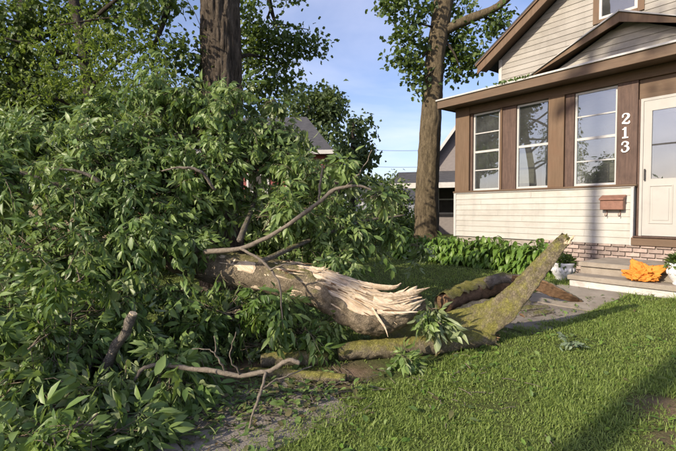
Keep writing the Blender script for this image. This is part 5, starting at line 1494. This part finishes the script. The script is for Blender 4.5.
# shrubs closing the view below the crowns
for k, (px, dep, h, w, lb) in enumerate(((180, 9.5, 1.7, 1.5, 'dense green shrub behind the furrowed trunk'), (60, 9.0, 1.8, 1.6, 'dense green shrub under the lime tree'), (-30, 8.5, 1.8, 1.5, 'dense green shrub at the far left'), (300, 10.5, 1.5, 1.5, 'dense green shrub below the grey hip roof'),
                                         (325, 11.0, 2.3, 1.0, 'leafy green shrub hiding the red wall below the roof corner'), (290, 11.5, 2.5, 1.1, 'tall green shrub in front of the red house'), (398, 16, 2.3, 1.1, 'green shrub screening the grey house left of the bare trunk'),
        (355, 12.5, 1.3, 1.0, 'green shrub left of the bare trunk at the lawn edge'), (385, 14.5, 1.2, 1.2, 'green shrub beyond the lawn near the bare trunk'), (250, 9.8, 1.7, 1.2, 'dense green shrub right of the furrowed trunk'))):
    g = P(px, 211, dep); gz_ = G(g.x, g.y)
    bl = [((g.x + random.uniform(-w, w) * 0.6, g.y + random.uniform(-0.4, 0.4), gz_ + h * random.uniform(0.25, 0.75)), (w * 0.5, w * 0.4, h * 0.35)) for _ in range(7)]
    e = empty('shrub', (g.x, g.y, gz_)); tag(e, lb, 'shrub', 'shrubs behind the fallen tree')
    for s in range(5):
        a = s * 1.25; tube_obj('stem', [((g.x, g.y, gz_ - 0.05), 0.02), ((g.x + 0.2 * math.cos(a), g.y + 0.2 * math.sin(a), gz_ + h * 0.4), 0.014), ((g.x + 0.45 * math.cos(a), g.y + 0.3 * math.sin(a), gz_ + h * 0.8), 0.006)], 'bark_dark', e, rings=6, seg=5)
    crown(e, bl, 55, TPL_SIMPLE, 'leaf_tree', 120 + k, (0.8, 1.3), name='foliage', clus=0.12)

def simple_window(e, x0, x1, y, z0, z1, rx=True):
    mb = MB(); f_ = 0.08
    mb.box(x0, x0 + f_, y - 0.05, y, z0, z1); mb.box(x1 - f_, x1, y - 0.05, y, z0, z1)
    mb.box(x0 + f_, x1 - f_, y - 0.05, y, z1 - f_, z1); mb.box(x0 + f_, x1 - f_, y - 0.06, y, z0, z0 + f_); mb.box(x0 + f_, x1 - f_, y - 0.04, y, (z0 + z1) / 2 - 0.03, (z0 + z1) / 2 + 0.03)
    w = mb.build('window', 'trim_white', e)
    for a, b2 in ((z0 + f_, (z0 + z1) / 2 - 0.03), ((z0 + z1) / 2 + 0.03, z1 - f_)):
        q = MB(); q.box(x0 + f_ + 0.002, x1 - f_ - 0.002, y - 0.03, y - 0.01, a + 0.002, b2 - 0.002); q.build('pane', 'dark_in', w)

# red house with a grey hip roof, left
g = P(262, 211, 17.5)
e = empty('house', (g.x, g.y, 0.3), -0.1); tag(e, 'dark red house with a grey hip roof behind the fallen tree', 'house')
zev = P(300, 153, 17.5).z - 0.3; zrd = P(300, 117, 17.5).z - 0.3
Wd, Dp = 2.45, 6.0
mb = MB(); mb.box(-Wd - 2.6, Wd, 0, Dp, -0.5, zev); mb.build('wall', 'red_wall', e)
ov = 0.4
mb = MB(); mb.add([(-Wd - 2.6 - ov, -ov, zev), (Wd + ov, -ov, zev), (Wd + ov, Dp + ov, zev), (-Wd - 2.6 - ov, Dp + ov, zev), (-Wd - 0.6, Dp / 2, zrd + 0.6), (Wd - 1.2, Dp / 2, zrd + 0.6)],
                  [(0, 1, 5, 4), (1, 2, 5), (2, 3, 4, 5), (3, 0, 4), (3, 2, 1, 0)]); mb.build('roof', 'shingle', e)
mb = MB(); mb.box(-Wd - 2.6 - ov - 0.02, Wd + ov + 0.02, -ov - 0.06, -ov - 0.003, zev - 0.12, zev + 0.03); mb.box(Wd + ov + 0.003, Wd + ov + 0.06, -ov, Dp + ov, zev - 0.12, zev + 0.03); mb.build('gutter', 'trim_white', e)
simple_window(e, Wd - 1.5, Wd - 0.5, -0.003, 1.2, 2.6); simple_window(e, -2.6, -1.6, -0.003, 1.2, 2.6); simple_window(e, -0.6, 0.3, -0.003, 1.2, 2.6)

# gabled house behind the porch, right
g = P(470, 211, 21)
e = empty('house', (g.x, g.y, 0.3), -0.35); tag(e, 'tan gabled house with white trim seen between the bare trunk and the porch', 'house')
s_ = 21 / F
ze2 = P(440, 180, 21).z - 0.3; za2 = P(470, 108, 21).z - 0.3
hw = 2.1
mb = MB(); mb.prism([(-hw, -0.5), (hw, -0.5), (hw, ze2 + 0.4), (0, za2), (-hw, ze2 + 0.4)], 0, 7); mb.build('wall', 'tan_wall', e)
sl2 = (za2 - ze2 - 0.4) / hw
for sg in (-1, 1):
    def qd(o, th, t1): return [(0, za2 + o - th), (0, za2 + o), (sg * t1, za2 + o - sl2 * t1), (sg * t1, za2 + o - sl2 * t1 - th)]
    mb = MB(); mb.prism(qd(0.12, 0.10, hw + 0.45), -0.35, 7.3); mb.build('roof', 'shingle', e)
    mb = MB(); mb.prism(qd(0.10, 0.22, hw + 0.43), -0.42, -0.355); mb.build('rake_board', 'trim_white', e)
mb = MB(); mb.add([(-hw - 1.3, -2.2, ze2 - 0.25), (hw, -2.2, ze2 - 0.25), (hw, -0.01, ze2 + 0.45), (-hw - 1.3, -0.01, ze2 + 0.45), (-hw - 1.3, -2.2, ze2 - 0.33), (hw, -2.2, ze2 - 0.33), (hw, -0.01, ze2 + 0.37), (-hw - 1.3, -0.01, ze2 + 0.37)],
                  [(0, 1, 2, 3), (7, 6, 5, 4), (0, 4, 5, 1), (1, 5, 6, 2), (2, 6, 7, 3), (3, 7, 4, 0)]); mb.build('porch_roof', 'shingle', e)
mb = MB(); mb.box(-hw - 1.33, hw + 0.02, -2.25, -2.203, ze2 - 0.45, ze2 - 0.22); mb.build('fascia', 'trim_white', e)
for x in (-hw - 1.1, -hw + 0.5, 0.4):
    mb = MB(); mb.box(x, x + 0.14, -2.1, -1.96, 0, ze2 - 0.34); mb.build('porch_post', 'trim_white', e)
simple_window(e, -1.5, -0.6, -0.003, 1.0, 2.4); simple_window(e, -0.5, 0.5, -0.003, ze2 + 0.9, ze2 + 2.0)

# small grey house far down the street
g = P(392, 211, 48)
e = empty('house', (g.x, g.y, 0.0), 0.2); tag(e, 'small distant grey house with low roof left of the bare trunk', 'house')
mb = MB(); mb.box(-3.2, 3.2, 0, 6, -0.5, 2.6); mb.build('wall', 'grey_wall', e)
mb = MB(); mb.add([(-3.6, -0.4, 2.6), (3.6, -0.4, 2.6), (3.6, 6.4, 2.6), (-3.6, 6.4, 2.6), (-2.4, 3, 4.6), (2.4, 3, 4.6)], [(0, 1, 5, 4), (1, 2, 5), (2, 3, 4, 5), (3, 0, 4), (3, 2, 1, 0)]); mb.build('roof', 'shingle', e)
simple_window(e, -2.2, -1.0, -0.003, 0.9, 2.1); simple_window(e, 0.6, 1.8, -0.003, 0.9, 2.1)

# poles and overhead wires
def pole(x, y, h, label, r=0.14):
    e = empty('utility_pole', (x, y, G(x, y))); tag(e, label, 'utility pole', 'utility poles')
    tube_obj('shaft', [((x, y, -0.3), r), ((x, y, h * 0.5), r * 0.88), ((x, y, h), r * 0.72)], 'pole', e, rings=20, seg=16, amp=0.02)
    mb = MB(); mb.box(-1.1, 1.1, -0.06, 0.06, h - 0.7, h - 0.55); o = mb.build('crossarm', 'pole', e)
    for k in (-1.0, -0.4, 0.4, 1.0):
        q = MB(); q.lathe([(0.03, h - 0.55), (0.05, h - 0.5), (0.02, h - 0.45), (0.045, h - 0.4), (0.01, h - 0.36)], k, 0, 10); q.build('insulator', 'pot', e)
    return e
pA = P(330, 150, 40); pB = P(520, 152, 40)
pole(P(505, 211, 44).x, 44, 8.2, 'far utility pole behind the porch roof'); pole(P(300, 211, 44).x, 44, 8.2, 'far utility pole behind the dark trees')
xa, xb = P(300, 211, 44).x, P(505, 211, 44).x
for k, z in ((0, 7.8), (1, 6.2)):
    pts = [(Vector((xa + (xb - xa) * t, 44 - 0.1, z - 0.5 * 4 * t * (1 - t))), 0.018) for t in np.linspace(0, 1, 9)]
    o = tube_obj('power_line', pts, 'iron', None, rings=30, seg=5, amp=0); tag(o, ('upper' if k == 0 else 'lower') + ' thin power line crossing the sky beside the bare trunk', 'power line', 'power lines')
# service wire passing the furrowed trunk
o = tube_obj('power_line', [(P(140, -70, 12), 0.009), (P(190, 5, 12), 0.009), (P(204, 33, 12), 0.009), (P(260, 140, 12), 0.009)], 'iron', None, rings=30, seg=5, amp=0); tag(o, 'service wire slanting down behind the furrowed trunk', 'power line', 'power lines')

# tall things behind the viewer whose shadows reach the lawn and the porch
sx, sy = loc2w(2.92, 0)
pole(sx - SDX * 19, sy - SDY * 19, 13.5, 'utility pole behind the viewer that shades the porch siding', 0.13)
def street_tree(x, y, h, r, label, seed, cz, cr, n=30):
    e = empty('tree', (x, y, G(x, y))); tag(e, label, 'tree', 'street trees behind the viewer')
    tube_obj('trunk', [((x, y, -0.1), r * 1.3), ((x, y, 0.6), r), ((x + 0.05, y, h * 0.5), r * 0.9), ((x, y, h), r * 0.5)], 'bark_left', e, rings=40, seg=18, amp=0.06)
    rg = np.random.default_rng(seed)
    bl = []
    for k in range(10):
        a = rg.uniform(0, 6.28); rr = rg.uniform(0.1, 0.75) * cr
        bl.append(((x + math.cos(a) * rr, y + math.sin(a) * rr, cz + rg.uniform(-0.5, 0.5) * cr), cr * rg.uniform(0.28, 0.45)))
        tube_obj('branch', [((x, y, cz - cr * 0.8), r * 0.3), ((x + math.cos(a) * rr * 0.5, y + math.sin(a) * rr * 0.5, cz - cr * 0.2), r * 0.2), (bl[-1][0], r * 0.08)], 'bark_dark', e, rings=8, seg=6, amp=0.1)
    crown(e, bl, n, TPL_LOBE, 'leaf_tree', seed, (1.2, 1.9), clus=0.2)
q1 = ground_hit(578, 450); 
street_tree(q1.x - SDX * 11, q1.y - SDY * 11, 14.5, 0.125, 'street tree behind the viewer shading a stripe of lawn', 141, 14.0, 2.4)

# ================================================================== grass
rg = np.random.default_rng(99)
def scatter(n, y0, y1, pw):
    u = rg.random(n); y = (y0 ** pw + u * (y1 ** pw - y0 ** pw)) ** (1 / pw)
    x = rg.uniform(-0.62, 0.92, n) * y
    return x, y
x1, y1 = scatter(270000, 2.2, 5.5, 1.4); x2, y2 = scatter(160000, 5.0, 12.5, 1.4)
gx_ = np.concatenate([x1, x2]); gy_ = np.concatenate([y1, y2])
u_, l_ = w2loc(gx_, gy_)
dn = dirt_at(gx_, gy_)
n3_ = noise2(gx_, gy_, 1.1, 2.0); n4_ = noise2(gx_, gy_, 5.0, 5.0)
prob = 0.85 + 0.5 * n3_ + 0.35 * n4_
prob *= 1 - np.clip(dn * (1.0 + 0.7 * n4_), 0, 0.97)
onwalk = (u_ > WU0 + 0.12 + 0.16 * n4_) & (u_ < np.where(l_ < -3.2, WU1 - 0.16 - 0.2 * n4_ - 0.06 * (-3.2 - l_), WU1 - 0.02)) & (l_ < -1.4) & (l_ > -7.3)
prob[onwalk] *= 0.03
prob[(l_ < -7.25 + 0.05 * n4_) & (l_ > -8.75)] *= 0.03
prob[(l_ > -1.43) & (l_ < 0.05) & (u_ > 3.14) & (u_ < 5.1)] = 0
prob[(l_ > -0.02) & (u_ > -0.05)] = 0
prob[(gx_ < -0.05 - 0.1 * gy_) & (gy_ < 4.6)] *= 0.35
keep = rg.random(len(gx_)) < prob
gx_, gy_, n3_, n4_, u_, l_ = gx_[keep], gy_[keep], n3_[keep], n4_[keep], u_[keep], l_[keep]
n = len(gx_)
hgt = rg.gamma(3.2, 0.0058, n) * (1 + 0.7 * n3_ + 0.6 * n4_) + 0.010
# longer, unmown growth along edges: steps, pots and logs
edge = np.zeros(n)
for (cx, cy, r) in [(*loc2w(3.02, -1.15), 0.22), (*loc2w(3.35, -1.53), 0.16), (*loc2w(4.1, -1.62), 0.28), (*loc2w(4.6, -1.6), 0.25), (*loc2w(2.85, -0.7), 0.35)]:
    edge = np.maximum(edge, np.clip(1.3 - np.hypot(gx_ - cx, gy_ - cy) / r, 0, 1))
hgt *= 1 + 2.0 * edge
az = rg.uniform(0, 2 * math.pi, n) + 2.0 * n4_; lean = rg.gamma(2.2, 0.45, n)
wd = rg.uniform(0.0018, 0.004, n) * (1 + 0.10 * np.maximum(gy_ - 3, 0))
dxy = np.stack([np.cos(az), np.sin(az)], 1); pxy = np.stack([-np.sin(az), np.cos(az)], 1)
base = np.stack([gx_, gy_, Gn(gx_, gy_) - 0.004], 1)
def lvl(t, w):
    c = base.copy()
    c[:, :2] += dxy * (hgt * lean * t * t)[:, None]
    c[:, 2] += hgt * t * (1 - 0.28 * np.minimum(lean, 1.6) * t)
    o = np.zeros_like(c); o[:, :2] = pxy * (wd * w)[:, None]
    return c - o, c + o
a0, b0_ = lvl(0.0, 0.8); a1, b1_ = lvl(0.5, 1.0); c2, _ = lvl(1.0, 0.0)
V = np.stack([a0, b0_, a1, b1_, c2], 1).reshape(-1, 3)
k = np.arange(n)[:, None] * 5
T = np.stack([k + np.array([[0, 1, 3]]), k + np.array([[0, 3, 2]]), k + np.array([[2, 3, 4]])], 1).reshape(-1, 3)
rn = np.clip(0.45 + 0.5 * n3_ + 0.3 * n4_ + rg.normal(0, 0.26, n), 0.02, 0.98)
o = link('grass', np_mesh('grass', V, T, np.repeat(rn, 5)), 'grass'); tag(o, 'short green grass blades covering the lawn', 'grass', kind='stuff')
print('grass blades', n)

# broadleaf weeds in the lawn
n = 2600
wx_, wy_ = scatter(n, 2.3, 7.5, 1.2); wx_, wy_ = wx_[:n], wy_[:n]
u_, l_ = w2loc(wx_, wy_); k = (wx_ > -0.1) & (l_ < -1.6) & ~((u_ > WU0) & (u_ < WU1 - 0.25) & (l_ > -7.3)) & (noise2(wx_, wy_, 1.6, 8.0) > -0.02)
wx_, wy_ = wx_[k], wy_[k]; n = len(wx_)
d = norm(np.stack([rg.normal(size=n), rg.normal(size=n), rg.uniform(0.1, 0.8, n)], 1))
V, T, rn = batch(TPL_SIMPLE, np.stack([wx_, wy_, Gn(wx_, wy_) + rg.uniform(0.005, 0.03, n)], 1), orient(d, np.array([0, 0, 1.0]) + rg.normal(size=(n, 3)) * 0.4), rg.uniform(0.22, 0.5, n), rg.integers(0, 4, n), rg.random(n))
o = link('lawn_weeds', np_mesh('lawn_weeds', V, T, rn), 'leaf_hosta'); tag(o, 'small broad leaved weeds scattered through the lawn', 'weeds', kind='stuff')

# torn leaves littering the bare ground and walk
n = 900
lx = []; ly = []
for px, py, s, m_ in ((220, 425, 0.35, 260), (280, 400, 0.25, 240), (170, 410, 0.3, 220), (320, 385, 0.25, 80), (430, 345, 0.3, 60), (510, 312, 0.35, 60), (240, 395, 0.3, 160), (560, 350, 0.9, 60), (420, 400, 0.6, 60), (590, 305, 0.5, 30)):
    q = ground_hit(px, py); lx.append(rg.normal(q.x, s, m_)); ly.append(rg.normal(q.y, s * 0.7, m_))
lx = np.concatenate(lx); ly = np.concatenate(ly); n = len(lx)
d = norm(np.stack([rg.normal(size=n), rg.normal(size=n), rg.normal(0, 0.15, n)], 1))
for nm, mt, sel in (('leaf_litter', 'leaf_fallen', rg.random(n) < 0.7), ('dry_litter', 'leaf_dry', None)):
    if sel is None: sel = ~prev
    prev = sel
    m_ = int(sel.sum())
    V, T, rn = batch(TPL_SIMPLE, np.stack([lx[sel], ly[sel], Gn(lx[sel], ly[sel]) + rg.uniform(0.022, 0.045, m_)], 1), orient(d[sel], np.array([0, 0, 1.0]) + rg.normal(size=(m_, 3)) * 0.3), rg.uniform(0.25, 0.75, m_), rg.integers(0, 4, m_), rg.random(m_))
    o = link(nm, np_mesh(nm, V, T, rn), mt); tag(o, ('green torn leaves' if nm == 'leaf_litter' else 'brown dry leaves') + ' littering the soil and walk under the fallen tree', 'leaf litter', kind='stuff')
# wood crumbs and short twigs on the soil
tw = []
for px, py, s, m_ in ((260, 405, 0.3, 120), (300, 392, 0.25, 110), (200, 415, 0.3, 90), (480, 318, 0.35, 60), (440, 380, 0.5, 50)):
    q = ground_hit(px, py)
    for _ in range(m_):
        x, y = rg.normal(q.x, s), rg.normal(q.y, s * 0.7); a = rg.uniform(0, 6.28); L = rg.uniform(0.03, 0.16); z = G(x, y) + 0.024
        p0 = np.array([x, y, z]); p1 = p0 + np.array([math.cos(a) * L, math.sin(a) * L, rg.uniform(-0.004, 0.02)])
        tw.append((p0, (p0 + p1) / 2 + rg.normal(size=3) * 0.004, p1))
o = link('twig_litter', twig_mesh('twig_litter', tw, 0.004, 0.002), 'deadtwig'); tag(o, 'short broken twigs littering the bare soil and walk', 'twig litter', kind='stuff')
